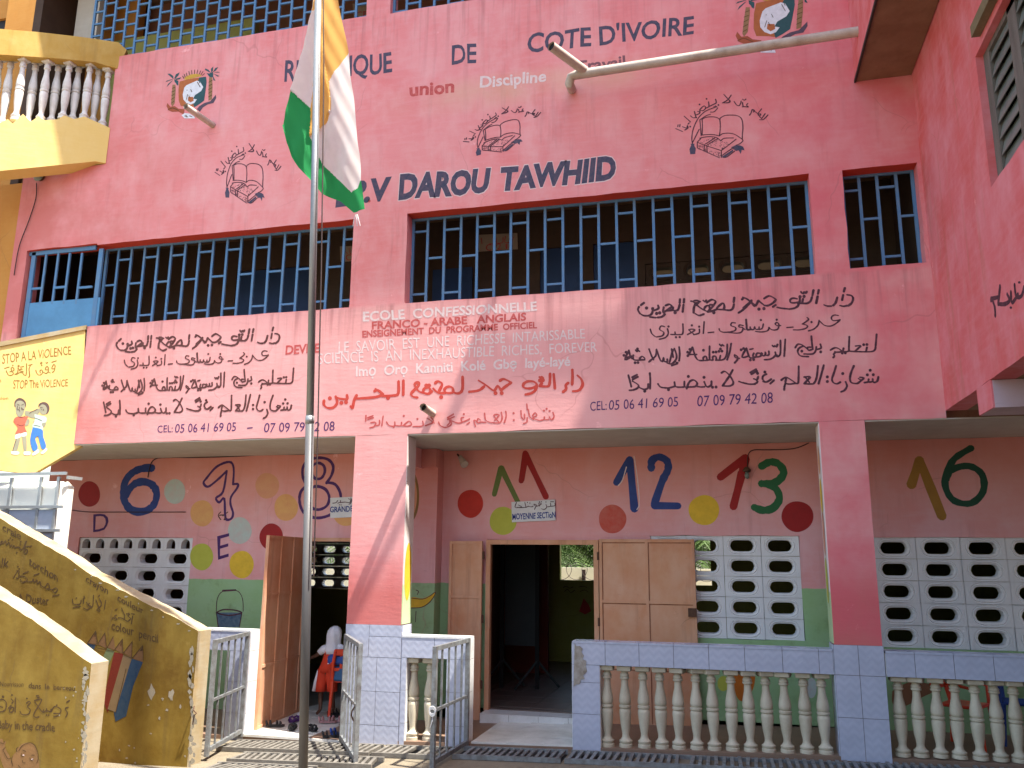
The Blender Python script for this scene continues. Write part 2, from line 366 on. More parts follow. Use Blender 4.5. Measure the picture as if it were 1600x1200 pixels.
# ------------------------------------------------------------------ painted strokes and letters
def smooth_pts(p, k=4):
    if len(p) < 3: return p
    o = []
    for i in range(len(p)-1):
        p0 = p[max(i-1, 0)]; p1 = p[i]; p2 = p[i+1]; p3 = p[min(i+2, len(p)-1)]
        for j in range(k):
            t = j/k
            o.append(tuple(.5*((2*b)+(-a+c)*t+(2*a-5*b+4*c-d)*t*t+(-a+3*b-3*c+d)*t**3) for a, b, c, d in zip(p0, p1, p2, p3)))
    o.append(p[-1]); return o
class Paint:
    """flat paint lying on a wall plane; each stroke a hair above the one before it"""
    def __init__(s, plane, off=.004): s.pl = plane; s.off = off; s.v = []; s.f = []; s.k = 0
    def o(s): s.k += 1; return (s.off if s.off > .012 else s.off*.4)+.00002*(s.k % 14)
    def stroke(s, pts, w, sm=True, callig=0.0, closed=False):
        if closed: pts = list(pts)+[pts[0], pts[1]]
        off = s.o()
        if len(pts) == 1: x, y = pts[0]; return s.disc(x, y, w*.75, w*.75, 7)
        P = [s.pl.at(x, y, off) for x, y in (smooth_pts(pts) if sm else pts)]
        mp = s.pl.at(*pts[0], off); sc_ = (s.pl.at(pts[0][0]+1, pts[0][1], off)-mp).length
        Q = [((p-mp).dot(s.pl.u), (p-mp).dot(s.pl.v)) for p in P]
        # drop duplicates
        q2 = [Q[0]]
        for q in Q[1:]:
            if math.hypot(q[0]-q2[-1][0], q[1]-q2[-1][1]) > .0008: q2.append(q)
        Q = q2
        if len(Q) < 2: return
        rise = .00035/len(Q)
        h = w*sc_/2; Lf = []; Rt = []; rr = random.Random(int(abs(pts[0][0]*31+pts[0][1]*17)))
        for i, q in enumerate(Q):
            a = Q[max(i-1, 0)]; b = Q[min(i+1, len(Q)-1)]; dx, dy = b[0]-a[0], b[1]-a[1]; l = math.hypot(dx, dy) or 1e-6
            nx, ny = -dy/l, dx/l; hh = h*(1+callig*(abs(math.sin(math.atan2(dy, dx)+.6))-.6))*rr.uniform(.88, 1.12)
            Lf.append((q[0]+nx*hh, q[1]+ny*hh)); Rt.append((q[0]-nx*hh, q[1]-ny*hh))
        def cap(q, a, sgn):
            ang = math.atan2(q[1]-a[1], q[0]-a[0]); return [(q[0]+h*.95*math.cos(ang+t), q[1]+h*.95*math.sin(ang+t)) for t in (sgn*.8, 0, -sgn*.8)]
        n = len(s.v); w3 = lambda q: mp+s.pl.u*q[0]+s.pl.v*q[1]
        for i, (a, b) in enumerate(zip(Lf, Rt)): s.v.append(w3(a)+s.pl.n*rise*i); s.v.append(w3(b)+s.pl.n*rise*i)
        for i in range(len(Q)-1): s.f.append((n+2*i, n+2*i+1, n+2*i+3, n+2*i+2))
        e = cap(Q[-1], Q[-2], 1); k = len(s.v); s.v += [w3(x)+s.pl.n*.00035 for x in e]; m_ = n+2*(len(Q)-1); s.f.append((m_+1, k+2, k+1, k, m_))
        e = cap(Q[0], Q[1], 1); k = len(s.v); s.v += [w3(x) for x in e]; s.f.append((n, k+2, k+1, k, n+1))
    def disc(s, cx, cy, rx, ry, n=40, wob=0.0, rot=0.0):
        rr = random.Random(int(cx*7+cy)); off = s.o(); k = len(s.v); ph = rr.uniform(0, 6)
        for i in range(n):
            t = 2*math.pi*i/n; f = 1+wob*math.sin(3*t+ph)+wob*.5*math.sin(5*t+ph*2)
            x, y = rx*f*math.cos(t), ry*f*math.sin(t)
            s.v.append(s.pl.at(cx+x*math.cos(rot)-y*math.sin(rot), cy+x*math.sin(rot)+y*math.cos(rot), off))
        s.f.append(tuple(range(k+n-1, k-1, -1)))
    def poly(s, pts, sm=False):
        if sm: pts = smooth_pts(list(pts)+[pts[0]])[:-1]
        off = s.o(); k = len(s.v); V = [s.pl.at(x, y, off) for x, y in pts]
        L2 = [Vector(((p-V[0]).dot(s.pl.u), (p-V[0]).dot(s.pl.v), 0)) for p in V]; s.v += V
        for t in tessellate_polygon([L2]): s.f.append(tuple(k+i for i in t))
    def text(s, txt, x0, y0, x1, y1, h0, h1=None, bold=0.0, slant=0.0, wob=.02, sp=1.0):
        h1 = h0 if h1 is None else h1
        V, Fc, W, H = glyphs(txt, bold, sp); off = s.o(); k = len(s.v); ph = len(txt)*1.7
        for vx, vy in V:
            u = vx/W; v = vy/H; h = h0+(h1-h0)*u
            px = x0+(x1-x0)*u+slant*v*h+wob*h*math.sin(v*3+u*9+ph)
            py = y0+(y1-y0)*u-v*h+wob*h*math.sin(u*len(txt)*1.9+ph)
            s.v.append(s.pl.at(px, py, off))
        s.f += [tuple(k+i for i in q) for q in Fc]
    def build(s, name, mat, parent, **kw):
        # all faces towards the viewer's side of the wall
        fs = []
        for q in s.f:
            a, b, c = s.v[q[0]], s.v[q[1]], s.v[q[2]]
            fs.append(q if (b-a).cross(c-a).dot(s.pl.n) >= 0 else tuple(reversed(q)))
        return mk(name, s.v, fs, mat, parent, **kw)
GC = {}
def glyphs(txt, bold, sp):
    key = (txt, bold, sp)
    if key in GC: return GC[key]
    def conv(t):
        c = bpy.data.curves.new("t", 'FONT'); c.body = t; c.offset = bold; c.resolution_u = 3; c.space_character = sp
        o = bpy.data.objects.new("t", c); COL.objects.link(o); bpy.context.view_layer.update()
        me = o.evaluated_get(bpy.context.evaluated_depsgraph_get()).to_mesh()
        V = [(v.co.x, v.co.y) for v in me.vertices]; Fc = [tuple(p.vertices) for p in me.polygons]
        o.to_mesh_clear(); bpy.data.objects.remove(o); bpy.data.curves.remove(c); return V, Fc
    if 'H' not in GC: GC['H'] = max(y for _, y in conv('H')[0])
    V, Fc = conv(txt); x0 = min(x for x, _ in V); W = max(x for x, _ in V)-x0
    GC[key] = ([(x-x0, y) for x, y in V], Fc, W, GC['H']); return GC[key]
def S(t): return [[tuple(float(c) for c in p.split(',')) for p in q.split()] for q in t.strip().split('/')]
def strokes(P, data, fn, w, callig=.5, dotw=None):
    for q in S(data):
        q = [fn(*p) for p in q]
        P.stroke(q, (dotw or w*1.15) if len(q) == 1 else w, callig=callig)
def lf(ox, oy, s): return lambda x, y: (ox+x*s, oy+y*s)
def affine(src, dst):
    (x0, y0), (x1, y1), (x2, y2) = src
    M = Matrix(((x0, y0, 1), (x1, y1, 1), (x2, y2, 1))).inverted()
    a = M @ Vector([d[0] for d in dst]); b = M @ Vector([d[1] for d in dst])
    return lambda x, y: (a[0]*x+a[1]*y+a[2], b[0]*x+b[1]*y+b[2])
# ================================================================== THE SETTING
def sheet(name, xs, ys, dz, mat, kind='structure'):
    V = []; Fc = []
    for y in ys:
        for x in xs: V.append((x, y, G(x)+dz))
    n = len(xs)
    for j in range(len(ys)-1):
        for i in range(n-1): a = j*n+i; Fc.append((a, a+1, a+n+1, a+n))
    return mk(name, V, Fc, mat, None, kind=kind)
sheet("ground", [-90, -30, -12, -6, 1.2, 3, 12, 30, 90], [-90, -20, -5, 0, 8, 20, 90], 0, M_gnd)

# ================================================================== SCHOOL BUILDING
school = thing("school_building", "pink three storey school front with painted lettering and blue grilles", "building", (-3, 0, 0))
BWH = [(-8.45, -4.53, 5.0, 6.19), (-9.65, -8.45, 3.95, 6.21), (-3.79, 1.05, 5.0, 6.19), (1.40, 2.17, 5.04, 6.20),
       (-8.5, -4.5, 9.15, 10.5), (-4.15, 2.05, 9.13, 10.5), (-9.9, -8.5, 7.42, 11.3)]
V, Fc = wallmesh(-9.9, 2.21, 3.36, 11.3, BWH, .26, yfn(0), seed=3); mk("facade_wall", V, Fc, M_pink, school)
b = MB(); b.box((-10.2, .012, 3.345), (7.5, 1.5, 3.358)); b.build("porch_ceiling", M_soff, school)
b = MB(); b.box((-10.2, .26, 3.358), (7.5, 7, 3.95)); b.build("floor_slab", M_brown, school)
b = MB(); b.box((-10.2, .26, 6.75), (2.21, 7, 8.05)); b.build("floor_slab", M_brown, school)
b = MB(); b.box((-10.4, -.80, 11.3), (2.2, 7.2, 11.5)); b.build("roof_slab", M_brown, school)
CLM = (-.97, .815, .985, 2.21); CLL = (-9.52, -7.56, .75, 2.17); CLR = (1.635, 4.47, .945, 2.195)
DR1 = (-5.72, -4.5, -.3, 2.17); DR2 = (-3.1, -1.62, .03, 2.15)
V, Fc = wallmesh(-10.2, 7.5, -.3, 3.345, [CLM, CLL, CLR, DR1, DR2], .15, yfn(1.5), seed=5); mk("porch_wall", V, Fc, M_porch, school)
# corridor wall of the first floor, with doors
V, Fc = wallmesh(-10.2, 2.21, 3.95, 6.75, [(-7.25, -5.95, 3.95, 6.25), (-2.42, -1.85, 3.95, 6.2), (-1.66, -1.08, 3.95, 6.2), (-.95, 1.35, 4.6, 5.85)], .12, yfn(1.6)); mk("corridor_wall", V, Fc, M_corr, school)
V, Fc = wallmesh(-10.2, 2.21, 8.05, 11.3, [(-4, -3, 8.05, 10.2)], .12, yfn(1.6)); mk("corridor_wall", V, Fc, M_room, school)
b = MB(); b.box((-9.6, 1.02, 8.05), (-6.9, 1.15, 10.25)); b.build("painted_screen_wall", M_roomy, school)
for a, c, t in ((-7.25, -5.95, 6.25), (-2.42, -1.85, 6.2), (-1.66, -1.08, 6.2), (-4.0, -3.4, 6.0)):
    b = MB(); y = 1.63 if a != -4.0 else 1.56; b.box((a, y, 3.96), (c, y+.04, t)); d = b.build("door", M_bluedoor, school)
    b = MB(); n = 3
    for i in range(1, n): b.box((a+.04, y-.012, 4.0+i*.75), (c-.04, y-.001, 4.05+i*.75))
    b.build("door_rail", M_bluedoor, d)
b = MB(); b.box((-9.9, 6.9, -.3), (7.5, 7.05, 3.35), None)
# inside: rooms
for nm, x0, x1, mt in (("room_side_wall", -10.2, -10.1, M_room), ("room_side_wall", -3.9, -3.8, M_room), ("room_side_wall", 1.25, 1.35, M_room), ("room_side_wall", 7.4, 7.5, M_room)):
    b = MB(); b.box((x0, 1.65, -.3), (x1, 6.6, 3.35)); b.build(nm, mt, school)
MB().box((2.215, .2, 3.6), (2.4, 7, 12.3)).build("end_wall", M_corr, school)
MB().box((-10.35, .2, 3.36), (-10.2, 7, 11.3)).build("end_wall", M_corr, school)
xl, zt = PY(6.6).at(472, 832).x, 2.38
CB1 = (xl, xl+.42*3, PY(6.6).at(515, 920).z, PY(6.6).at(515, 832).z)
o1 = PY(6.6).at(875, 847); o2 = PY(6.6).at(936, 907); q1 = PY(6.6).at(1085, 838); q2 = PY(6.6).at(1112, 915)
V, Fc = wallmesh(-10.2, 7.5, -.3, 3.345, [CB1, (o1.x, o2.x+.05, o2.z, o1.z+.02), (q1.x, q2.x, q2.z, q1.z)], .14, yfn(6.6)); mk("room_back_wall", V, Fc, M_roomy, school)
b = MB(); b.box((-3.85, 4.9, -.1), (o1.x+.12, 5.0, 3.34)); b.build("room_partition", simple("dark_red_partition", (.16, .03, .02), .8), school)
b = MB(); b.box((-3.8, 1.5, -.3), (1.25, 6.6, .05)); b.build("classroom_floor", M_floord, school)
g = MB()
for i in range(12):
    for j in range(12): g.box((-3.78+i*.42, 1.66+j*.42, .05), (-3.78+i*.42+.405, 1.66+j*.42+.405, .0545))
g.build("floor_tile", M_floord, school, kind="stuff")
b = MB(); b.box((-10.1, 1.5, -.3), (-3.9, 6.6, -.165)); b.build("classroom_floor", M_floord, school)
b = MB(); b.box((1.35, 1.65, -.3), (7.4, 6.6, 0)); b.build("classroom_floor", M_floord, school)
# porch floor
b = MB()
for x0, x1 in ((-10.2, -6), (-6, 1.2), (1.2, 3), (3, 7.5)):
    b.add([(x0, .0, -.5), (x1, .0, -.5), (x1, 1.5, -.5), (x0, 1.5, -.5), (x0, 0, G(x0)+.045), (x1, 0, G(x1)+.045), (x1, 1.5, G(x1)+.045), (x0, 1.5, G(x0)+.045)],
          [(4, 5, 6, 7), (0, 1, 5, 4), (1, 2, 6, 5), (3, 0, 4, 7)])
b.build("porch_floor", M_terr, school)
def tiles(mesh_name, cells, y, parent, mat, depth=.008):
    """wall tiles standing proud of the grout; cells are (x0,x1,z0,z1)"""
    for x0, x1, z0, z1 in cells:
        t = MB(); g_ = .0025; t.box((x0+g_, y-depth, z0+g_), (x1-g_, y+.002, z1-g_)); t.build(mesh_name, mat, parent)
def floor_tile(x0, x1, y0, y1, z, parent):
    t = MB(); t.box((x0+.002, y0+.002, z-.02), (x1-.002, y1-.002, z+.006+random.uniform(0, .002))); t.build("floor_tile", M_tilew, parent)
for i in range(3):
    for j in range(4):
        x = -2.82+i*.4; floor_tile(x, min(x+.4, -1.66), .0+j*.36, .36+j*.36, G(x+.4)+.048, school)
for i in range(4):
    for j in range(7):
        x = -5.72+i*.4
        if j >= 4 and (x > -4.6 or x < -5.8): continue
        floor_tile(x, min(x+.4, -4.37), -.02+j*.4, .38+j*.4, G(-5.2)+.05 if j < 4 else G(-5.2)+.052, school)
# step in front of the middle door
b = MB(); b.box((-3.08, 1.2, -.3), (-1.6, 1.5, .03)); st = b.build("door_step", M_grout, school)
for i in range(4):
    x = -3.08+i*.37; t = MB(); t.box((x+.003, 1.192, -.075), (x+.367, 1.2, .03)); t.build("step_tile", M_tilewh, st)
    t = MB(); t.box((x+.003, 1.19, .03), (x+.367, 1.5, .037)); t.build("step_tile", M_tilewh, st)
# columns
col = MB().box((-4.36, .0, 1.15), (-3.685, .28, 3.36)).build("column", M_pink, school)
def sidemat():
    b = NB("column_side_paint"); z = b.axis(2); n = b.noise(5, 4, .6)
    k = b.mix(b.ramp(n, (.4, .7, 0, .5)), (.70, .64, .60), (.60, .48, .44)); k = b.mix(b.ramp(z, (1.62, 1.59)), k, (.42, .55, .30)); return b.out(k, .8, n, .01, .4)
M_side = sidemat()
MB().box((-3.685, .004, 1.16), (-3.676, .278, 3.34)).build("side_panel", M_side, col)
base = MB().box((-4.365, .004, -.3), (-3.672, .3, 1.15)).build("column_base", M_grout, school)
tiles("wall_tile", [(-4.365, -4.07, .79, 1.15), (-4.07, -3.672, 1.02, 1.15), (-4.07, -3.672, .79, 1.02)]+[(a, c, z0, z1) for a, c in ((-4.365, -3.96), (-3.96, -3.672)) for z0, z1 in ((.42, .79), (.06, .42), (-.15, .06))], .004, base, M_tile)
for z0, z1 in ((.79, 1.15), (.42, .79), (.06, .42), (-.15, .06)):
    t = MB(); t.box((-3.674, .006, z0+.002), (-3.664, .298, z1-.002)); t.build("wall_tile", M_tile, base)
pier = MB().box((.975, .0, 1.09), (1.425, .3, 3.36)).build("column", M_pink, school)
MB().box((.966, .004, 1.1), (.975, .3, 3.34)).build("side_panel", M_side, pier)
pb = MB().box((.965, .004, -.2), (1.435, .3, 1.09)).build("column_base", M_grout, school)
tiles("wall_tile", [(a, c, z0, z1) for a, c in ((.965, 1.195), (1.195, 1.435)) for z0, z1 in ((.80, 1.09), (.40, .80), (.0, .40))], .004, pb, M_tile)
for i, (z0, z1) in enumerate(((.80, 1.09), (.40, .80), (.0, .40))):
    t = MB(); t.box((.957, .006, z0+.002), (.967, .298, z1-.002)); t.build("wall_tile", M_tile, pb)
# pilaster and beam at the left of the middle bay
MB().box((-4.35, 1.26, -.2), (-3.735, 1.497, 3.34)).build("pilaster", M_porch, school)
MB().box((-4.3, .28, 3.08), (-3.95, 1.26, 3.34)).build("ceiling_beam", M_pink, school)
MB().box((-4.3, 1.2, 3.1), (-3.74, 1.262, 3.34)).build("ceiling_beam", M_porch, school)

# ---- pierced concrete blocks
def stad(t, a, r):
    c, s = math.cos(t), math.sin(t)
    if abs(s) > 1e-6:
        x = r*c/abs(s)
        if abs(x) <= a: return (x, math.copysign(r, s))
    k = a if c > 0 else -a; B = k*c; q = B+math.sqrt(max(0, B*B-(k*k-r*r))); return (q*c, q*s)
def block_mesh(w_, h_, dep=.12):
    ca = math.atan2(h_, w_); T = sorted([ca, math.pi-ca, math.pi+ca, -ca+2*math.pi]+[i*math.pi/10 for i in range(20)])
    def rect(t):
        c, s = math.cos(t), math.sin(t); k = min((w_/2)/max(abs(c), 1e-6), (h_/2)/max(abs(s), 1e-6)); return (k*c, k*s)
    a = w_*.165; r = h_*.285
    loops = [[(*rect(t), .0) for t in T], [(*stad(t, a, r*1.62), .0) for t in T], [(*stad(t, a, r*1.5), .007) for t in T], [(*stad(t, a, r*1.38), -.002) for t in T],
             [(*stad(t, a, r*1.02), .012) for t in T], [(*stad(t, a, r*.95), dep) for t in T], [(*rect(t), dep) for t in T]]
    V = [(x, y, z) for L in loops for x, z, y in L]; n = len(T); Fc = []
    for k in range(6):
        for i in range(n): j = (i+1) % n; Fc.append((k*n+i, k*n+j, (k+1)*n+j, (k+1)*n+i))
    return V, Fc
def block_panel(x0, z1, w_, h_, nx, nz, y, name="block_screen", skip=lambda i, j: False, mat=None):
    holder = MB().box((x0-.002, y+.05, z1-nz*h_-.02), (x0, y+.1, z1)).build(name, M_white, school)
    V, Fc = block_mesh(w_-.005, h_-.005)
    src = None
    for i in range(nx):
        for j in range(nz):
            if skip(i, j): continue
            c = Vector((x0+(i+.5)*w_, y, z1-(j+.5)*h_))
            if src is None: src = mk("block", [Vector(v)+c for v in V], Fc, mat or M_white, holder, loc=c)
            else:
                o = inst(src, holder, c); o.location.y += random.uniform(-.004, .004); o.rotation_euler = (0, random.uniform(-.008, .008), random.uniform(-.012, .012))
    return holder
# rows traced from the photograph
block_panel(CLM[0], CLM[3], .446, .245, 4, 5, 1.52)
block_panel(CLR[0], CLR[3], .4725, .25, 6, 5, 1.52)
h = block_panel(CLL[0], 1.99, .49, .25, 4, 5, 1.52)
block_panel(CB1[0], CB1[3], .42, (CB1[3]-CB1[2])/5, 3, 5, 6.62)
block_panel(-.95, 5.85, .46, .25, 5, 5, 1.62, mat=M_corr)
# arched top row of the left screen
def arch_block(x, z0, w_, h_):
    n = 8; aw = w_*.3; pts = [(-aw, .02)]+[(-aw*math.cos(math.pi*k/n), h_*.45+aw*1.1*math.sin(math.pi*k/n)) for k in range(n+1)]+[(aw, .02)]
    out = [(-w_/2, 0), (-w_/2, h_*.5)]+[(-w_/2+w_*k/(len(pts)-5), h_) for k in range(len(pts)-4)]+[(w_/2, h_*.5), (w_/2, 0)]
    out = out[:len(pts)] if len(out) > len(pts) else out+[out[-1]]*(len(pts)-len(out))
    V = []; Fc = []; m_ = len(pts)
    for lst, y in ((out, 0), (pts, 0), (pts, .12), (out, .12)): V += [(x+a, 1.52+y, z0+c) for a, c in lst]
    for k in range(3):
        for i in range(m_): j = (i+1) % m_; Fc.append((k*m_+i, k*m_+j, (k+1)*m_+j, (k+1)*m_+i))
    return V, Fc
src = None
for i in range(8):
    x = CLL[0]+(i+.5)*.245; c = Vector((x, 1.52, 1.99))
    if src is None: V, Fc = arch_block(x, 1.99, .243, .175); src = mk("arched_block", V, Fc, M_white, h, loc=c)
    else: inst(src, h, c)

# ---- blue window grilles
def grille(x0, x1, z0, z1, pitch, y, name="window_grille", first=0, fine=False, bw=.032):
    fr = MB(); t = .018
    for a in (x0+t, x1-t): fr.box((a-t, y-.015, z0), (a+t, y+.015, z1))
    fr.box((x0, y-.014, z1-.03), (x1, y+.014, z1)); fr.box((x0, y-.014, z0), (x1, y+.014, z0+.02))
    g_ = fr.build(name, M_blue, school); n = max(1, round((x1-x0)/pitch)); p = (x1-x0)/n
    vb = None
    for i in range(1, n):
        c = Vector((x0+i*p+random.uniform(-.006, .006), y, z0+.02))
        if vb is None: vb = mk("bar", *(lambda m_: (m_.v, m_.f))(MB().box((c.x-bw/2, y-.013, c.z), (c.x+bw/2, y+.013, z1-.03))), M_blue, g_, loc=c)
        else:
            o = inst(vb, g_, c); o.rotation_euler = (0, random.uniform(-.004, .004), 0)
    rb = None
    H_ = z1-z0
    for i in range(n):
        if fine:
            zs = [z0+.07+.21*k+(.105 if (i+first) % 2 else 0) for k in range(7)]
        else:
            zs = [z0+H_*.535] if (i+first) % 2 else [z0+H_*.845, z0+H_*.14]
        for z in zs:
            if z > z1-.06: continue
            c = Vector((x0+i*p+bw/2, y, z+random.uniform(-.008, .008)))
            if rb is None: rb = mk("bar", *(lambda m_: (m_.v, m_.f))(MB().box((c.x, y-.011, c.z-.013), (c.x+p-bw, y+.011, c.z+.013))), M_blue, g_, loc=c)
            else: inst(rb, g_, c)
grille(-3.79, 1.05, 5.0, 6.19, .2195, .19)
grille(-8.45, -4.53, 5.0, 6.19, .2178, .19, first=1)
grille(1.40, 2.17, 5.04, 6.2, .193, .19, first=0)
grille(-9.1, -4.5, 9.15, 10.5, .2, .10, fine=True, bw=.032)
grille(-4.15, 2.05, 9.13, 10.5, .2, .10, fine=True, bw=.032)
# red-painted heads of the openings are the pink reveal itself; gate at the stair landing
gt = MB(); P1 = PY(.06)
def pbox(mb, pl, a, b_, th=.03):
    if abs(b_[0]-a[0]) < abs(b_[1]-a[1])*.3:
        c = pl.at((a[0]+b_[0])/2, (a[1]+b_[1])/2); t = pl.at((a[0]+b_[0])/2, a[1]); u = pl.at((a[0]+b_[0])/2, b_[1]); w2 = abs(b_[0]-a[0])/200
        return mb.box((c.x-w2, c.y-th/2, u.z), (c.x+w2, c.y+th/2, t.z))
    if abs(b_[1]-a[1]) < abs(b_[0]-a[0])*.3:
        c = pl.at((a[0]+b_[0])/2, (a[1]+b_[1])/2); t = pl.at(a[0], (a[1]+b_[1])/2); u = pl.at(b_[0], (a[1]+b_[1])/2); w2 = abs(b_[1]-a[1])/200
        return mb.box((t.x, c.y-th/2, c.z-w2), (u.x, c.y+th/2, c.z+w2))
    p = pl.at(*a); q = pl.at(*b_); mb.box((min(p.x, q.x), p.y-th/2, min(p.z, q.z)), (max(p.x, q.x), p.y+th/2, max(p.z, q.z)))
for a, c in (((31, 392), (36, 505)), ((31, 390), (150, 396)), ((146, 390), (153, 560)), ((40, 396), (47, 560))): pbox(gt, P1, a, c)
lg = gt.build("landing_gate", M_blue, school)
for px in (68, 87, 105, 124): t = MB(); pbox(t, P1, (px-1.6, 396), (px+1.6, 475), .022); t.build("bar", M_blue, lg)
for a in ((36, 447, 40), (49, 451, 66), (86, 449, 104), (124, 449, 144)): t = MB(); pbox(t, P1, (a[0], a[1]-1.6), (a[2], a[1]+1.6), .02); t.build("bar", M_blue, lg)
t = MB(); pbox(t, P1, (46, 474), (142, 600), .02); t.build("gate_sheet", M_bluegate, lg)

# ---- metal doors
def leaf(o, d, z0, z1, wd, cols, rows, name="door_leaf", lock=None, parent=None):
    """sheet-metal door leaf from hinge o along direction d"""
    M = frameM((o[0], o[1], 0), d); b = MB(); b.box((0, -.004, z0), (wd, .004, z1), M)
    lf_ = b.build(name, M_doorm, parent); e = .035
    fr = MB()
    for x in cols: fr.box((x-e/2, -.02, z0), (x+e/2, .02, z1), M)
    for i in range(len(cols)-1):
        for z in rows: fr.box((cols[i]+e/2, -.016, z-e/2), (cols[i+1]-e/2, .016, z+e/2), M)
    fr.build("door_frame_rib", M_doore if name == "thin" else M_doorm, lf_)
    r = MB()
    for x in cols[:-1]:
        r.box((x+e/2, -.0065, z0), (x+e/2+.011, -.004, z1), M)
    for z in rows: r.box((cols[0]+e/2, -.0066, z-e/2-.014), (cols[-1]-e/2, -.0042, z-e/2), M)
    r.build("rust_line", M_doore, lf_); return lf_, M
frm = MB()
for a, c in ((-3.1, -3.04), (-1.68, -1.62)): frm.box((a, 1.44, .03), (c, 1.53, 2.15))
frm.box((-3.04, 1.44, 2.09), (-1.68, 1.53, 2.15)); door = frm.build("door_frame", M_doorm, school)
e = .035
leaf((-3.13, 1.38), (-1, 0, 0), -.09, 2.13, .45, (.02, .43), (-.07, .62, 1.42, 2.11), parent=door)
l2, M = leaf((-1.60, 1.38), (1, 0, 0), -.05, 2.16, 1.18, (.02, .595, 1.16), (-.03, .62, 1.4, 2.14), parent=door)
lk = MB(); lk.box((1.08, -.05, 1.24), (1.18, -.018, 1.34), M); lk.build("lock", M_rust, l2)
lk = MB(); lk.lathe([(.012, 0), (.016, .01), (.004, .018)], 10, (0, 0, 0)); 
frm = MB(); frm.box((-5.75, 1.43, -.12), (-5.69, 1.54, 2.17)); frm.box((-5.69, 1.43, 2.12), (-4.5, 1.54, 2.17)); door1 = frm.build("door_frame", M_doorm, school)
leaf((-5.7, 1.42), (.1, -1, 0), -.12, 2.17, 1.22, (.02, .42, .80, 1.2), (-.1, .6, 1.45, 2.15), parent=door1)
bl = MB(); p = PY(1.3).at(424, 957); bl.tube([p, p+Vector((.02, -.2, .0)), p+Vector((.03, -.24, -.05))], .012); bl.build("door_bolt", M_rust, door1)
# door leaf bottom shade strip, hinge pins
hg = MB()
for z in (.3, 1.1, 1.9): hg.tube([(-3.11, 1.36, z), (-3.11, 1.36, z+.1)], .014); hg.tube([(-1.61, 1.36, z), (-1.61, 1.36, z+.1)], .014)
hg.build("hinge", M_rust, door)

# ================================================================== BALUSTRADES
def bal_profile(h_=.8, r=.075):
    P = [(.0, .95), (.035, .95), (.045, .8), (.06, .92), (.08, .92), (.09, .72), (.12, .52), (.16, .50), (.28, .72), (.42, .84), (.455, .80), (.468, .66), (.48, .84), (.505, .86), (.515, .66), (.53, .80), (.56, .84), (.62, .78), (.74, .52), (.82, .47), (.832, .66), (.85, .68), (.858, .56), (.87, .64), (.885, .64), (.90, .5), (.925, .45), (.93, 1.0)]
    return [(r*q, z*h_) for z, q in P]
def baluster(c, parent, mat, h_=.8, r=.075, src=None):
    if src is not None:
        o = inst(src, parent, c); o.rotation_euler = (random.uniform(-.012, .012), random.uniform(-.014, .014), random.uniform(-.4, .4)); return o
    m_ = MB(); m_.lathe(bal_profile(h_, r), 16, c); m_.box((c[0]-r*.98, c[1]-r*.98, c[2]+h_*.93), (c[0]+r*.98, c[1]+r*.98, c[2]+h_), None, .008)
    return mk("baluster", m_.v, m_.f, mat, parent, loc=c)
def smooth_shade(o, ang=R(40)):
    o.data.polygons.foreach_set("use_smooth", [True]*len(o.data.polygons)); o.data.set_sharp_from_angle(angle=ang)
def balustrade(label, x0, x1, tx, bxs, posts, yb=.11, z0=.8, curb=True, lc=None):
    r = thing("balustrade", label, "balustrade", ((x0+x1)/2, .11, 0), "tiled balustrades along the porch")
    core = MB(); core.box((x0+.003, .006, z0), (x1-.003, .215, 1.02)); rail = core.build("rail", M_grout, r)
    for a, c in zip(tx[:-1], tx[1:]):
        t = MB(); t.box((a+.0025, -.002, z0+.002), (c-.0025, .008, 1.018)); t.build("wall_tile", M_tile, rail)
        t = MB(); t.box((a+.0025, -.006, 1.02), (c-.0025, .22, 1.042)); t.build("ledge_tile", M_tilewh if lc else M_tile, rail)
    for (a, c, zb, js) in posts:
        pc = MB(); pc.box((a+.003, .006, zb), (c-.003, .215, z0)); po = pc.build("end_post", M_grout, r); js = [zb+.005]+js+[z0]
        for u, v in zip(js[:-1], js[1:]):
            t = MB(); t.box((a+.0025, -.002, u+.002), (c-.0025, .008, v-.002)); t.build("wall_tile", M_tile, po)
            for xx in (a-.004, c-.005):
                t = MB(); t.box((xx, .012, u+.002), (xx+.008, .21, v-.002)); t.build("wall_tile", M_tilewh, po)
    for xx in (x0-.004, x1-.005):
        t = MB(); t.box((xx, .012, z0+.002), (xx+.008, .21, 1.018)); t.build("wall_tile", M_tilewh, rail)
    src = None
    for px in bxs:
        p = PY(yb).at(px, 1100); c = Vector((p.x, yb, G(p.x)+.045)); hh = z0-c.z
        if src is None: src = baluster(c, r, M_ball, hh); smooth_shade(src); hs = hh
        else: o = baluster(c, r, M_ball, hh, src=src); o.scale = (1, 1, hh/hs)
    return r
tx = [-1.70, -1.34, -.98, -.62, -.26, .1, .47, .82, .955]
bm_ = balustrade("long tiled balustrade with thirteen cream balusters right of the middle doorway", -1.70, .955, tx, [949, 977, 1006, 1033, 1059, 1087, 1114, 1142, 1170, 1198, 1227, 1257, 1286], [(-1.70, -1.40, -.14, [.3, .62])])
pt = MB(); random.seed(3)
rq = random.Random(2); pts = [(x+rq.uniform(-.012, .012), z+rq.uniform(-.012, .012)) for x, z in ((-1.68, 1.01), (-1.64, 1.0), (-1.62, .985), (-1.585, .97), (-1.60, .93), (-1.57, .9), (-1.585, .86), (-1.55, .83), (-1.56, .78), (-1.535, .74), (-1.57, .70), (-1.56, .66), (-1.60, .64), (-1.62, .6), (-1.65, .61), (-1.68, .58))]
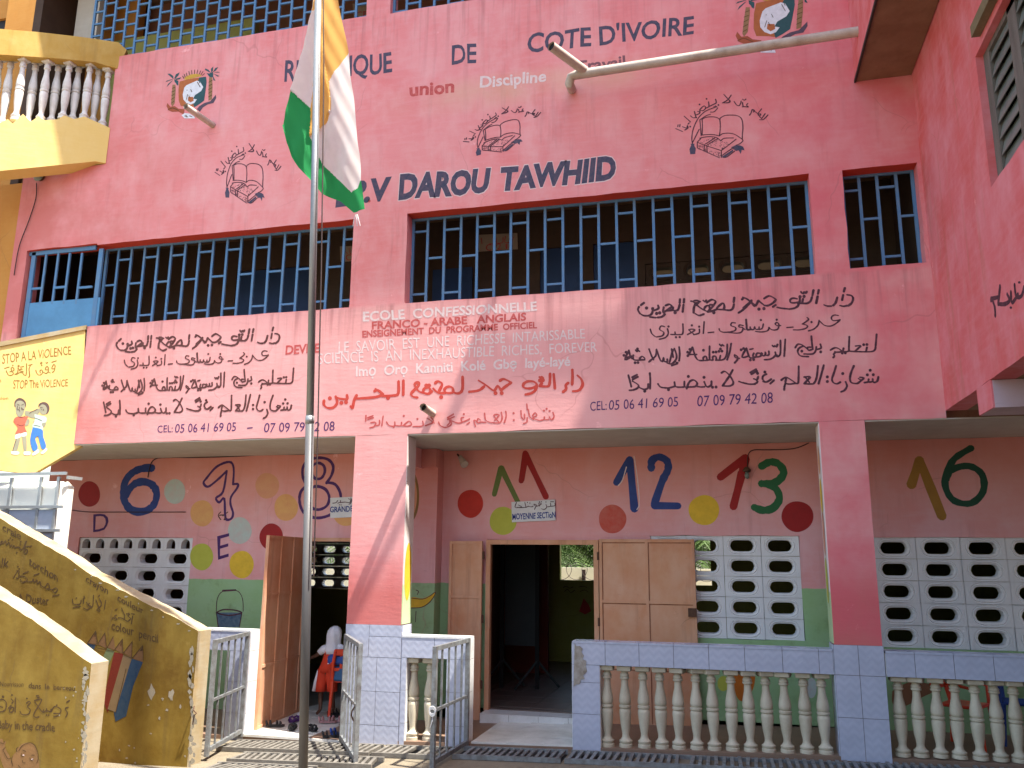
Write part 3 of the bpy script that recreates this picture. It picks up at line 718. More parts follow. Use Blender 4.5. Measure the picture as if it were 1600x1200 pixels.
bottom = MB(); n_ = len(pts); bottom.add([(x, -.010, z) for x, z in pts]+[(x, -.003, z) for x, z in pts], [tuple(range(n_-1, -1, -1))]+[(i, (i+1) % n_, n_+(i+1) % n_, n_+i) for i in range(n_)])
bottom.build("cement_patch", simple("cement_patch", (.36, .33, .29), .95, .6, 16, 0, .9, dark=(.2, .16, .12)), bm_)
balustrade("short tiled balustrade with two balusters between the column and the open gate", -3.662, -2.87, [-3.662, -3.27, -2.87], [646, 671], [(-3.12, -2.87, -.16, [.1, .45]), (-3.662, -3.60, -.16, [.1, .45])], lc=1)
balustrade("tiled balustrade at the far right in front of the 16 wall", 1.445, 4.6, [1.445]+[PY(0).at(p, 1030).x for p in (1429, 1490, 1552, 1615, 1680, 1745)]+[4.6], [1405, 1433, 1463, 1492, 1524, 1555, 1584, 1615, 1646], [(4.3, 4.6, -.1, [.4])])
balustrade("tiled balustrade end post left of the first doorway behind the open gate", -7.6, -5.6, [-7.6, -7.2, -6.8, -6.4, -6.0, -5.6], [300, 280], [(-5.86, -5.6, -.2, [.1, .45])], lc=1)

# ================================================================== GATES
def gate(label, a, b_, z0, z1, n=4, group="grey bar gates at the porch entrances", mid=.47):
    a = Vector((*a, 0)); b_ = Vector((*b_, 0)); L_ = (b_-a).length; M = frameM(a, b_-a)
    r = thing("bar_gate", label, "gate", (a.x, a.y, z0), group); s = .022
    f = MB()
    for x in (0, L_): f.box((x-s, -s, z0), (x+s, s, z1), M)
    for z in (z0+.06, z1-s): f.box((s, -s*.8, z-s), (L_-s, s*.8, z+s), M)
    f.build("gate_frame", M_grey, r)
    zm = z0+(z1-z0)*mid; t = MB(); t.box((s, -.012, zm-.014), (L_-s, .012, zm+.014), M); t.build("cross_bar", M_grey, r)
    for i in range(1, n+1):
        x = L_*i/(n+1); t = MB(); t.box((x-.009, -.009, z0+.08), (x+.009, .009, z1-.04), M); t.build("bar", M_grey, r)
    t = MB(); x = L_-.03; t.tube([M @ Vector((x, -.03, zm)), M @ Vector((x-.02, -.05, zm-.04)), M @ Vector((x-.05, -.05, zm-.09)), M @ Vector((x-.03, -.03, zm-.14))], .008, 6); t.build("latch", M_rust, r)
    for z in (z0+.15, z1-.15): t = MB(); t.tube([M @ Vector((-.03, 0, z)), M @ Vector((-.03, 0, z+.09))], .016, 8); t.build("hinge", M_rust, r)
    return r
gate("grey bar gate folded out from the left end post beside the yellow stair wall", (-5.6, -.06), (-5.38, -1.05), -.14, 1.03)
gate("grey bar gate standing open in front of the tiled column left of the flag's doorway", (-4.33, -.06), (-3.72, -1.0), -.13, 1.04)
gr = gate("dark grey bar gate open outward at the middle entrance, tied with string", (-2.86, -.05), (-2.9, -1.02), -.11, 1.04)
t = MB(); p = Vector((-2.9, -1.03, .42))
for k in range(3): t.tube([p+Vector((.03*math.cos(a)*(1+k*.1), -.03+.0*k, .035*math.sin(a)+k*.012)) for a in [i*.7 for i in range(10)]], .005, 5)
t.tube([p, p+Vector((.0, -.03, -.08)), p+Vector((-.02, -.03, -.14))], .005, 5); t.build("string_tie", M_sign, gr)

# ================================================================== DRAIN GRATES
def grate(label, x0, x1, y0, y1, pitch=.075, skew=0.0, mat=None):
    r = thing("drain_grate", label, "drain grate", ((x0+x1)/2, (y0+y1)/2, G((x0+x1)/2)), "drain grates along the porch")
    ch = MB(); z = lambda x: G(x)
    ch.add([(x0, y0, z(x0)+.004), (x1, y0, z(x1)+.004), (x1, y1, z(x1)+.004), (x0, y1, z(x0)+.004)], [(0, 1, 2, 3)]); ch.build("channel_shade", M_dark, r)  # flat dark sheet painted in for the shade of the trench
    for yy in (y0, y1-.03):
        f = MB(); f.add([(x0, yy, z(x0)+.005), (x1, yy, z(x1)+.005), (x1, yy+.03, z(x1)+.005), (x0, yy+.03, z(x0)+.005), (x0, yy, z(x0)+.05), (x1, yy, z(x1)+.05), (x1, yy+.03, z(x1)+.05), (x0, yy+.03, z(x0)+.05)],
                       [(4, 5, 6, 7), (0, 1, 5, 4), (3, 7, 6, 2), (0, 4, 7, 3), (1, 2, 6, 5)]); f.build("grate_edge", mat or M_grey, r)
    n = int((x1-x0)/pitch); src = None
    for i in range(n):
        x = x0+(i+.5)*pitch
        if random.random() < .03: continue
        c = Vector((x, (y0+y1)/2, z(x)+.03))
        if src is None:
            m_ = MB(); w2 = .017; m_.box((c.x-w2, y0+.032, c.z-.018), (c.x+w2, y1-.032, c.z+.016)); src = mk("grate_bar", m_.v, m_.f, mat or M_grey, r, loc=c)
        else: o = inst(src, r, c, skew+random.uniform(-.03, .03)); o.location.z += random.uniform(-.004, .004)
    return r
M_grl = simple("dusty_grate_steel", (.19, .175, .15), .8, .6, 8, .1, .5, dark=(.08, .07, .06))
grate("dusty drain grate across the left entrance", -5.55, -3.75, -.62, -.2, mat=M_grl)
grate("drain grate in front of the tiled column and short balustrade", -3.72, -2.95, -.62, -.2, mat=M_grl)
grate("dark drain grate across the middle entrance", -2.85, -1.72, -.56, -.14)
grate("drain grate running under the long balustrade to the right", -1.68, 3.9, -.56, -.14)
grate("second drain grate further out by the foot of the flagpole", -5.1, -3.5, -1.12, -.78, mat=M_grl, skew=.2)
grate("drain grate nearest the yellow stair wall, foremost of all", -5.1, -4.0, -1.62, -1.25, mat=M_grl, skew=-.3)
# ================================================================== WING ON THE RIGHT
wing = thing("wing_building", "pink side wing with a louvred window at the right edge", "building", (2.21, -4, 0))
xfn = lambda a, z, t: (2.21+t, a, z)
V, Fc = wallmesh(-17, 0, 3.43, 12.85, [(-3.55, -2.12, 4.93, 6.13), (-6.2, -4.8, 4.93, 6.13)], .2, xfn, seed=9); mk("side_wall", V, [tuple(reversed(f)) for f in Fc], M_wing, wing)  # lengthened unseen behind the camera to shade the yard
MB().box((2.41, -17, 3.43), (7.5, 0, 3.6)).build("overhang_floor", M_brown, wing)
MB().box((2.41, -17, 12.3), (7.5, 0, 12.6)).build("roof_slab", M_brown, wing)
MB().box((7.3, -17, -.3), (7.5, 0, 12.3)).build("unseen_outer_wall", M_wing, wing)  # outer walls added out of view to darken the right side
MB().box((2.41, -17, -.3), (7.3, -16.8, 12.3)).build("unseen_outer_wall", M_wing, wing)
MB().box((2.225, -1.55, 3.19), (7.5, -1.12, 3.428)).build("cross_beam", plaster("pale_lilac_beam", (.52, .40, .44), (.58, .48, .52), (.48, .28, .28), (.3, .2, .2), amt=.5), wing)
MB().box((2.21, -1.545, 3.192), (2.224, -1.125, 3.43)).build("beam_face", M_wing, wing)
for yy in (-3.2, -7.6, -12): MB().box((4.6, yy, -.1), (5.0, yy+.4, 3.43)).build("column", M_wing, wing)
# box landing above
MB().box((1.61, -7.5, 7.27), (2.208, -.002, 8.6)).build("box_landing", M_wing, wing)
MB().box((1.625, -7.49, 7.255), (2.2, -.01, 7.269)).build("soffit", M_brown, wing)
MB().box((1.600, -7.49, 7.24), (1.622, -.01, 7.275)).build("drip_edge", simple("dark_drip_edge", (.05, .035, .03), .9, .4, 12), wing)
lw = MB()
for a, c in ((-2.26, -2.12), (-2.92, -2.74), (-3.55, -3.45)): lw.box((2.27, a, 4.93), (2.36, c, 6.13))
lw.box((2.27, -3.45, 4.93), (2.36, -2.26, 4.98)); lw.box((2.27, -3.45, 6.08), (2.36, -2.26, 6.13)); win = lw.build("louvre_window", M_wood, wing)
mm_ = MB(); mm_.box((2.36, -3.55, 4.9), (2.41, -2.1, 6.15)); mm_.build("window_back", M_dark, win)
for a, c in ((-2.735, -2.27), (-3.44, -2.93)):
    for k in range(8):
        z = 5.0+k*.14; t = MB(); t.add([(2.275, a, z-.01), (2.315, a, z+.15), (2.315, c, z+.15), (2.275, c, z-.01), (2.27, a, z-.008), (2.31, a, z+.152), (2.31, c, z+.152), (2.27, c, z-.008)], [(0, 1, 2, 3), (7, 6, 5, 4), (0, 3, 7, 4), (1, 5, 6, 2)]); t.build("slat", M_glass, win)
MB().box((2.14, -3.7, 6.2), (2.208, -2.3, 6.3)).build("window_hood", simple("mossy_hood", (.20, .16, .09), .9, .4, 8), wing)
P = Paint(WNG); f_ = lf(1000, 400, .375)
strokes(P, "1462,185 1466,178 1478,215 1480,248/1466,178 1490,172/1500,125 1492,200/1492,200 1520,200 1540,185 1530,160/1545,150 1550,195 1575,160/1545,215/1560,120 1568,170 1590,165 1600,130/1580,110", f_, 2.4); P.build("arabic_lettering", M_ink, wing)

# ================================================================== YELLOW BUILDING AT THE LEFT
yb = thing("yellow_building", "yellow building at the left with a balustraded balcony and painted landing wall", "building", (-9.5, -.3, 3))
def slab(pts2, plane, th, mat, name, parent, outline=True):
    """outline in wall px, given its real thickness behind the face"""
    V = [plane.at(*p) for p in pts2]; n = len(V); W = [v-plane.n*th for v in V]
    L2 = [Vector(((p-V[0]).dot(plane.u), (p-V[0]).dot(plane.v), 0)) for p in V]
    Fc = []
    for t in tessellate_polygon([L2]): Fc.append(t); Fc.append(tuple(n+i for i in reversed(t)))
    for i in range(n): j = (i+1) % n; Fc.append((i, j, n+j, n+i))
    o = mk(name, V+W, Fc, mat, parent)
    import bmesh
    bm = bmesh.new(); bm.from_mesh(o.data); bmesh.ops.recalc_face_normals(bm, faces=bm.faces); bm.to_mesh(o.data); bm.free(); return o
slab([(133, 515), (126, 697), (50, 741), (0, 735), (-160, 718), (-160, 575), (0, 541)], PAN, .14, M_yel, "landing_wall", yb)
slab([(135, 508), (134, 514.5), (0, 541), (-160, 575), (-160, 567), (0, 534)], Plane(PAN.p+PAN.n*.02, PAN.n), .2, M_cap, "wall_cap", yb)
# balcony
slab([(165, 255), (150, 252), (0, 267), (-120, 280), (-120, 185), (0, 192), (12, 186), (20, 193), (36, 178), (48, 190), (60, 182), (70, 188), (92, 186), (100, 180), (116, 186), (132, 182), (150, 190), (172, 200)], PAN, .3, M_yel, "balcony_wall", yb)
slab([(198, 78), (185, 66), (130, 58), (60, 50), (0, 45), (-120, 30), (-120, 76), (0, 85), (100, 92), (148, 97), (183, 107)], PAN, .16, plaster("shaded_ochre_rail", (.46, .28, .06), (.52, .36, .12), (.38, .2, .03), (.2, .12, .04), False, amt=.7), "balcony_rail", yb)  # darker ochre: the rail's shade is put into its colour
MB().box((-13, .3, 7.3), (-8.5, 1.2, 7.45)).build("balcony_floor", M_brown, yb)
bp = (( 4, 88), (30, 90), (50, 93), (68, 94), (85, 96), (102, 97), (118, 98), (137, 99), (151, 103), (164, 108), (-18, 88), (-36, 88))
bb = ((3, 196), (24, 186), (43, 196), (63, 188), (80, 192), (98, 184), (113, 188), (131, 185), (145, 191), (160, 196), (-14, 190), (-34, 195))
BPL = Plane(PAN.p-PAN.n*.12, PAN.n); BPL2 = Plane(PAN.p-PAN.n*.22, PAN.n)
for i, (a, c) in enumerate(zip(bp, bb)):
    pl = BPL if i % 2 else BPL2
    p0 = pl.at(*c); p1 = pl.at(c[0]+(a[0]-c[0])*.6, a[1]); hh = p1.z-p0.z
    o = baluster(Vector((p0.x, p0.y, p0.z-.03)), yb, M_balw, hh+.06, .068); smooth_shade(o)
# wall behind the balcony and the rooms above
MB().box((-13, 1.2, 7.0), (-9.3, 1.4, 12)).build("back_wall", M_oran, yb)
P1 = PY(1.0)
def pb2(name, a, c, mat, y=1.0, th=.3): 
    m_ = MB(); pl = PY(y); p = pl.at(*a); q = pl.at(*c); m_.box((min(p.x, q.x), y, min(p.z, q.z)), (max(p.x, q.x), y+th, max(p.z, q.z))); return m_.build(name, mat, yb)
pb2("pillar", (26, -80), (73, 60), M_oran); pb2("post", (133, -80), (148, 70), M_soff, .6, .12)
pb2("dark_shutter", (75, 2), (133, 60), simple("dark_shutter", (.03, .03, .035), .8), 1.15, .05); pb2("dark_shutter", (-60, 8), (26, 60), MATS["dark_shutter"], 1.15, .05)
pb2("lintel", (-60, -80), (150, 2), M_oran, 1.1, .3)
for px in (100, 117): pb2("shutter_bar", (px, -20), (px+2, 58), M_wood, 1.1, .03)
for py in (22, 42): pb2("shutter_bar", (75, py), (133, py+2), M_wood, 1.09, .008)
# yellow wall left of the pink front, below the balcony
MB().box((-13, .02, 3.3), (-9.92, .2, 7.3)).build("front_wall", M_oran, yb)
MB().box((-13, -.4, 3.3), (-8.6, 0, 3.95)).build("landing_floor", M_bluegate, yb) if False else None
# lettering and painted boys on the landing wall
P = Paint(PAN); 
P.text("STOP A LA ViOLENCE", 3.5, 568.5, 111, 553.5, 15, 13, bold=.004, wob=.03)
P.text("STOP The ViOLENCE", 21, 607.5, 106, 603.5, 13.5, 11, bold=.004, wob=.03)
P.text("a", -1, 597, 2.3, 597, 6); P.text("gression", -18, 625, 13, 624.5, 5)
f_ = lf(0, 530, .0875)
strokes(P, "80,520 165,495/230,465/175,580 250,555 230,500 200,520 215,575 245,610 200,645 150,635 110,560/265,630 310,600 325,540/325,520/320,480 335,460 345,480 320,490/365,495 425,485/380,520 350,560 420,580 340,600 300,630/345,540 400,535/475,435 470,620 440,640 400,600/510,465 575,450/545,470 520,530 530,650 510,680/640,550 660,610 710,640 760,600 750,550 715,560 720,600/745,465/735,405 750,420 730,440 725,420/780,590 820,610 860,580 860,500 830,490 810,540 860,545/820,415 835,430 850,412/860,580 900,600/925,410 1005,385/985,470 960,450 925,520 975,520 985,470 970,560 935,590", f_, 1.5)
P.build("violence_lettering", M_brn, yb)
f_ = lf(0, 610, .1125)
BOFF = [.0045]
def blob(data, mat, name):
    for q in S(data): BOFF[0] += .00035; Q = Paint(PAN, BOFF[0]); Q.poly([f_(*p) for p in q], True); Q.build(name, mat, yb)
M_mskin = simple("grey_green_mural_skin", (.30, .29, .20), .8, .2, 9); M_mhair = simple("mural_hair", (.11, .07, .06), .8)
blob("200,220 205,150 260,105 320,120 360,170 358,240 340,180 290,150 240,160 215,230/535,240 540,190 600,160 660,180 688,240 675,300 640,330 650,260 610,200 560,210", M_mhair, "painted_boys")
blob("212,190 240,150 300,145 345,190 340,280 300,360 260,365 225,320/350,280 440,290 530,250 550,300 480,380 420,375 350,340/548,230 580,195 630,210 655,270 635,330 580,330 550,290/225,660 280,660 235,840 175,840/305,630 360,630 370,830 330,830/330,400 405,400 400,470 350,490/460,430 520,400 640,440 600,520 520,500", M_mskin, "painted_boys")
blob("235,365 340,365 390,360 380,390 345,480 355,540 370,600 215,610 245,520 190,440 200,390", simple("mural_red", (.62, .13, .08), .8), "painted_boys")
blob("480,330 560,350 640,370 640,440 580,460 600,540 520,540 450,500 480,430", simple("mural_mint", (.50, .66, .55), .8), "painted_boys")
blob("215,615 285,600 285,650 210,670/290,600 365,580 365,630 300,640/155,845 260,850 255,890 165,885/330,850 420,850 415,895 335,895/445,880 520,820 545,835 530,870 460,905/560,870 640,800 655,830 600,880", simple("mural_white", (.74, .72, .62), .8), "painted_boys")
blob("455,510 585,545 600,640 640,780 580,810 535,650 515,640 490,680 525,800 460,840 420,690", simple("mural_blue", (.05, .18, .50), .8), "painted_boys")
P = Paint(PAN, .0119)
for q in S("240,190 270,205/300,205 330,190/245,215 240,260 265,265 270,230/300,235 305,265 335,260/270,270 275,290/255,365 300,375 350,355/410,320 440,295 520,260/240,470 300,490 340,470/225,680 175,840/560,235 590,240/600,260 610,275/480,380 560,410 580,420/470,480 560,500/515,640 530,650/270,240/310,250/575,265/600,275"):
    P.stroke([f_(*p) for p in q], .9)
P.build("painted_outline", MATS["mural_hair"], yb)

# ================================================================== YELLOW STAIR
stair = thing("staircase", "ochre painted outdoor stair with two worn parapet walls at lower left", "staircase", (-7, -1.8, -.2))
def parapet(y0, y1, pts, xe, name):
    pl = PY(y0); top = [pl.at(*p) for p in pts]; top = [(p.x, p.z) for p in top]
    n = 26; rnd = random.Random(5)
    # resample the top edge so that it can be chipped
    out = [(top[0][0], -.3)]
    for (ax, az), (bx, bz) in zip(top[:-1], top[1:]):
        k = max(2, int(abs(bx-ax)/.07))
        for i in range(k): t = i/k; out.append((ax+(bx-ax)*t, az+(bz-az)*t))
    out.append((xe, top[-1][1])); fr = [(x, z+(rnd.uniform(-.008, .004) if i > 0 else 0)) for i, (x, z) in enumerate(out)]+[(xe, -.3)]
    bk = [(x, z+(rnd.uniform(-.006, .006) if i > 0 else 0)) for i, (x, z) in enumerate(out)]+[(xe, -.3)]
    V = [Vector((x, y0, z)) for x, z in fr]+[Vector((x, y1, z)) for x, z in bk]; m_ = len(fr)
    L2 = [Vector((v.x, v.z, 0)) for v in V[:m_]]; Fc = []
    for t in tessellate_polygon([L2]): Fc.append(t)
    for t in tessellate_polygon([[Vector((v.x, v.z, 0)) for v in V[m_:]]]): Fc.append(tuple(m_+i for i in reversed(t)))
    o = mk(name, V, Fc, M_och, stair)
    import bmesh
    bm = bmesh.new(); bm.from_mesh(o.data); bmesh.ops.recalc_face_normals(bm, faces=bm.faces)
    bm.to_mesh(o.data); bm.free()
    # worn pale cap and end
    C_ = [Vector((x, y0, z)) for x, z in fr]; B_ = [Vector((x, y1, z)) for x, z in bk]
    V = C_+B_; Fc = [(i, i+1, m_+i+1, m_+i) for i in range(1, m_-1)]
    for v in V: pass
    mk("worn_cap", V, Fc, M_cap, o)
    return o, fr
pa, fa = parapet(-1.33, -1.10, [(-260, 658), (7, 814), (110, 874), (136, 894), (266, 961), (311, 986)], -5.41, "parapet")
pbp, fb = parapet(-2.60, -2.38, [(-260, 760), (0, 936), (50, 968), (141, 1036)], -5.61, "parapet")
for i in range(9):
    MB().box((-6.75-i*.3, -2.38, -.3), (-6.45-i*.3, -1.33, -.2+.17*i+.02)).build("step", M_och, stair)
# peeled plaster edge and flakes on the parapets
fl = simple("bare_plaster_flake", (.32, .28, .2), .9, .5, 20, 0, .8, dark=(.3, .27, .22))
rnd = random.Random(11)
def flakes(pl, spots, mat, parent, name="plaster_flake"):
    for cx, cy, rx, ry in spots:
        P = Paint(pl, .003); n = 11; P.poly([(cx+rx*math.cos(2*math.pi*k/n)*rnd.uniform(.45, 1.1), cy+ry*math.sin(2*math.pi*k/n)*rnd.uniform(.45, 1.1)) for k in range(n)])
        P.build(name, mat, parent)
flakes(PY(-1.33), [(300+rnd.uniform(-4, 3), y, rnd.uniform(1.5, 5), rnd.uniform(4, 12)) for y in range(1018, 1200, 9)]+[(rnd.uniform(180, 295), rnd.uniform(1080, 1195), rnd.uniform(1, 3), rnd.uniform(1, 4)) for _ in range(16)]+[(120+i*20+rnd.uniform(-6, 6), 890+i*10.6, rnd.uniform(1, 5), 1.5) for i in range(10)], fl, pa)
flakes(PY(-1.33), [(237, 1082, 7, 15), (267, 1085, 7, 10)], MATS['bare_plaster_flake'], pa)
flakes(PY(-2.60), [(136+rnd.uniform(-5, 3)-(y-1040)*.03, y, rnd.uniform(1.5, 6), rnd.uniform(3, 10)) for y in range(1045, 1200, 7)]+[(rnd.uniform(90, 135), rnd.uniform(1070, 1195), rnd.uniform(.8, 2.5), rnd.uniform(1, 3)) for _ in range(12)], fl, pbp)
hk = MB(); p = PY(-1.33).at(304, 1108); hk.tube([p+Vector((.0, -.01, .03)), p+Vector((.03, -.06, .0)), p+Vector((.06, -.05, -.03)), p+Vector((.03, -.04, -.05)), p+Vector((.02, -.04, -.14))], .006, 6); hk.build("iron_hook", M_rust, pa)
# lettering on the back parapet
P = Paint(PY(-1.33))
P.text("craie", 4, 828.5, 33, 844, 11, wob=.05, bold=.014); P.text("torchon", 45, 882, 90, 909, 12.5, slant=0, wob=.05, bold=.012); P.text("A Duster", 28, 939.5, 77, 945, 12.5, wob=.05, bold=.012)
P.text("alk", -6, 886, 13, 886, 14, slant=.15, bold=.012)
P.text("crayon", 134.5, 909, 168.5, 928, 10, wob=.05, bold=.014); P.text("couleur", 183.5, 938, 224, 960, 10, wob=.05, bold=.018); P.text("colour  pencil", 174.5, 983, 247, 1005, 13, wob=.04, bold=.014)
f3 = lf(0, 810, .125); f4 = lf(120, 880, .1375)
strokes(P, "0,330 40,300 20,285 5,320/45,315 70,280 85,330 110,300 130,350 150,330/130,245/105,270/155,265/155,365 175,340 190,370/210,425/185,365 240,360 260,395 300,360/260,290/255,325/300,360 330,280 300,420 340,430 340,390 310,395/320,355 395,345/170,740 230,650 235,740 205,745/215,655/240,630/225,600/250,720 310,730 340,770 280,800 255,760/290,690 355,665/340,790 400,790 415,755/425,710 490,690/415,755 430,800 460,770 470,820 500,790 510,840/510,840 560,860 600,810 620,880 570,880/600,880 650,890 700,870 720,900 680,930 650,890/660,970 740,955/1320,1025 1305,1135/1240,1000 1270,1080 1210,1140 1245,1165/1200,1020 1250,1150/1230,975 1245,960/1170,960 1160,1090 1130,1110 1080,1050/1120,1060 1100,1085 1140,1100 1090,1140 1045,1120/1050,970 1060,1000/1040,1000 1045,1060/905,1010 920,1070 1000,1070 1015,1020/955,995/915,1115 1005,1100", f3, 1.5)
strokes(P, "635,600 620,690/600,640 580,660 545,640 545,590/600,580 580,600 610,625 600,650/570,575/590,570/545,590 520,540 510,510/540,640 500,620 470,620/455,590 430,600 460,640 410,620 400,640/440,530 460,520/620,575 655,580", f4, 1.5)
P.build("lettering", M_brnd, pa)
# painted colour pencils
def ppoly(lst, mat, f, pl, parent, off, name="painted_pencils"):
    for q in S(lst): Q = Paint(pl, off); Q.poly([f(*p) for p in q]); Q.build(name, mat, parent)
A_ = PY(-1.33)
ppoly("215,770 120,910 230,930/320,790 235,920 340,970/415,830 345,960 440,990/520,860 430,980 520,1030/630,890 530,1020 625,1075/750,935 630,1080 750,1125", simple("pencil_wood_paint", (.19, .10, .04), .8), f4, A_, pa, .003)
ppoly("120,910 210,930 130,1200 60,1150/625,1085 750,1125 640,1400 560,1740 440,1800 420,1700", simple("pencil_blue", (.018, .05, .10), .8, .4, 20, dark=(.05, .08, .11)), f4, A_, pa, .0045)
ppoly("425,1010 530,1030 470,1400 350,1700 300,1560", simple("pencil_red", (.17, .022, .01), .8), f4, A_, pa, .0045)
ppoly("530,1035 625,1075 440,1690 350,1660", simple("pencil_tan", (.22, .15, .075), .8), f4, A_, pa, .005)
ppoly("345,965 430,1000 350,1180 290,1080", simple("pencil_sage", (.16, .2, .09), .8), f4, A_, pa, .005)
P = Paint(A_, .008)
for q in S("215,770 120,910/215,770 240,930/320,790 235,920/320,790 340,970/415,830 345,960/520,860 430,980/520,860 525,1030/630,890 530,1020/630,890 625,1075/750,935 630,1080/750,935 755,1100/120,910 210,925/235,965 420,1000/530,1040 620,1080/350,1660 440,1700 560,1200/"[:-1]): P.stroke([f4(*p) for p in q], 1.0, sm=False)
for q in S("215,770 195,820 220,815/520,860 495,925 525,930/750,935 715,1000 745,995"): P.poly([f4(*p) for p in q])
P.build("pencil_outline", M_brnd, pa)
# lettering on the front parapet
P = Paint(PY(-2.60)); f5 = lf(0, 1040, .1333)
P.text("Nourrisson", 0, 1072.5, 36.5, 1073, 7.5, wob=.03); P.text("dans  le  berceau", 45, 1075.5, 117, 1079.5, 9, 8, wob=.03, bold=.012); P.text("Baby in the cradle", -4, 1138, 85.5, 1143, 13, wob=.04, bold=.012)
strokes(P, "0,480 30,490/0,400 40,400 75,440 60,520 0,545/35,355 45,365 32,372 26,360/100,500 130,470 110,540 150,540 155,490 120,500/140,345/130,390 155,420 140,440/180,380 178,545/310,440 340,420 355,440 320,480 355,520 330,570 260,575 235,540/315,385/405,410 490,400 400,560 410,605 455,600/410,430 460,500 500,545 540,530/500,545 510,520/545,580/570,580/560,530 590,540 600,510/600,540 640,480 710,510 700,560 630,560/665,465/630,600 680,590/545,505 550,540/425,355 450,350/440,375 460,370/780,430 815,410/800,490 765,505 790,560 770,605", f5, 1.7)
P.build("lettering", M_brnd, pbp)
Q = Paint(PY(-2.60), .003)
for q in S("200,1000 240,930 300,905 360,905 420,960 450,1060 460,1180 440,1260 130,1260 130,1150 150,1060/190,990 215,960 230,980 210,1020/0,860 30,860 40,900 70,890 60,960 120,1080 130,1200 60,1220 0,1060"): Q.poly([f5(*p) for p in q], True)
Q.build("painted_baby", simple("baby_brown_paint", (.24, .125, .045), .85, .3, 8), pbp)
P = Paint(PY(-2.60), .007)
for q in S("220,1000 260,940 340,905 400,930 435,1000 450,1090 430,1140/265,990 300,1005/370,1050 400,1050/250,1030 250,1060 280,1060/350,1080 360,1110 390,1100/260,1110 270,1140 295,1140/215,1170 260,1220 330,1220/210,960 190,980 200,1010/150,1060 135,1110 150,1180/60,960 30,990/40,1000 90,1090 130,1080/0,905 40,915 50,890"): P.stroke([f5(*p) for p in q], 1.0)
P.build("baby_outline", M_brnd, pbp)
ppoly("270,1040 285,1045 285,1062 262,1062/365,1095 388,1090 390,1110 368,1112", M_whp, f5, PY(-2.60), pbp, .0065, "painted_baby")

# ================================================================== WATER TANK
tk = thing("water_tank", "white plastic water tank in a steel cage behind the ochre stair wall", "tank", (-8.8, .1, 1.8))
TP = PY(-.36); pr = TP.at(104, 745); pbm = TP.at(0, 793).z
MB().box((-9.6, -.36, 1.5), (pr.x-.02, -.12, pr.z-.05), None, .07).build("tank_body", M_tank, tk)
MB().box((-9.6, -.385, 1.5), (TP.at(90, 800).x, -.362, pbm-.03)).build("tank_plate", M_tarp, tk)
for px in (22, 68, 95): p = TP.at(px, 745); MB().box((p.x-.02, -.40, 1.5), (p.x+.02, -.375, pr.z+.0)).build("cage_bar", M_cage, tk)
for py in (742, 793, 829): z = TP.at(0, py).z; MB().box((-9.6, -.412, z-.018), (pr.x+.03, -.386, z+.018)).build("cage_bar", M_cage, tk)
MB().box((pr.x-.0, -.36, pr.z-.025), (pr.x+.03, -.12, pr.z+.015)).build("cage_bar", M_cage, tk)
ts = MB().box((-9.7, -.45, -.3), (-8.1, .8, 1.5)).build("tank_stand", M_och, None); tag(ts, "concrete stand carrying the caged water tank", "stand")

# ================================================================== PIPES, LAMPS, CABLES
def pipe(name, label, segs, r, group=None, cat="pipe"):
    o = thing(name, label, cat, segs[0][0], group)
    for pts in segs:
        m_ = MB(); m_.tube(pts, r, 14); q = m_.build("pipe_length", M_pipe, o, smooth=True); q.data.set_sharp_from_angle(angle=R(50))
    return o
a = PY(-.42).at(900, 117); c = PY(-.42).at(1337, 50); dn = PY(-.02).at(893, 136)
pp = pipe("drain_pipe", "long plastic drain pipe running level across the upper pink wall to the landing box", [[c+Vector((.1, 0, .0)), c, a, a+Vector((-.06, .0, -.02)), a+Vector((-.085, .03, -.08)), dn+Vector((0, .04, -.02))]], .055)
s1 = PY(-.43).at(914, 111); s2 = PY(-.92).at(861, 72)
m_ = MB(); m_.tube([s1, s2], .055, 14, cap=False); q = m_.build("pipe_branch", M_pipe, pp, smooth=True)
m_ = MB(); dd = (s2-s1).normalized(); m_.tube([s2-dd*.02, s2-dd*.0195], .05, 14); m_.build("pipe_mouth", M_dark, pp)
def spout(label, a, b_, r=.042):
    o = thing("spout_pipe", label, "pipe", a, "short spouts sticking out of the wall"); d = (b_-a).normalized()
    m_ = MB(); m_.tube([a-d*-.0, b_], r, 14, cap=False); m_.tube([b_, b_-d*.05], r*.82, 14, cap=False); m_.build("pipe_length", M_pipe, o, smooth=True)
    m_ = MB(); m_.tube([b_-d*.05, b_-d*.051], r*.8, 14); m_.build("pipe_mouth", M_dark, o)
spout("short drain spout jutting from the wall just below the left coat of arms", PY(.0).at(333, 196), PY(-.52).at(290, 166))
spout("broken drain spout jutting out above the small red Arabic line", PY(.0).at(676, 646), PY(-.3).at(661, 636), .045)
def cable(label, pts, r=.008, sub=True):
    m_ = MB(); pts = [Vector(p) for p in pts]; P_ = smooth_pts([tuple(p) for p in pts], 5); m_.tube(P_, r, 5); o = m_.build("cable", M_wire, None, smooth=True); tag(o, label, "cable")
W1 = lambda px, py, y=1.485: PY(y).at(px, py)
cable("thin cable along the left porch ceiling dropping to the blue 6", [W1(231, 746), W1(234, 730), W1(240, 719), W1(256, 714.5), W1(300, 715), W1(370, 713), W1(430, 709), W1(500, 709), W1(560, 706)])
cable("thin cable sagging from the column to the bulb beside the red 1", [W1(1264, 692), W1(1240, 701), W1(1200, 703), W1(1178, 703), W1(1169, 711), W1(1168, 735)], .006)
cable("straight wire clipped above the left block screen", [W1(112, 797), W1(140, 800), W1(200, 800), W1(290, 800)], .006)
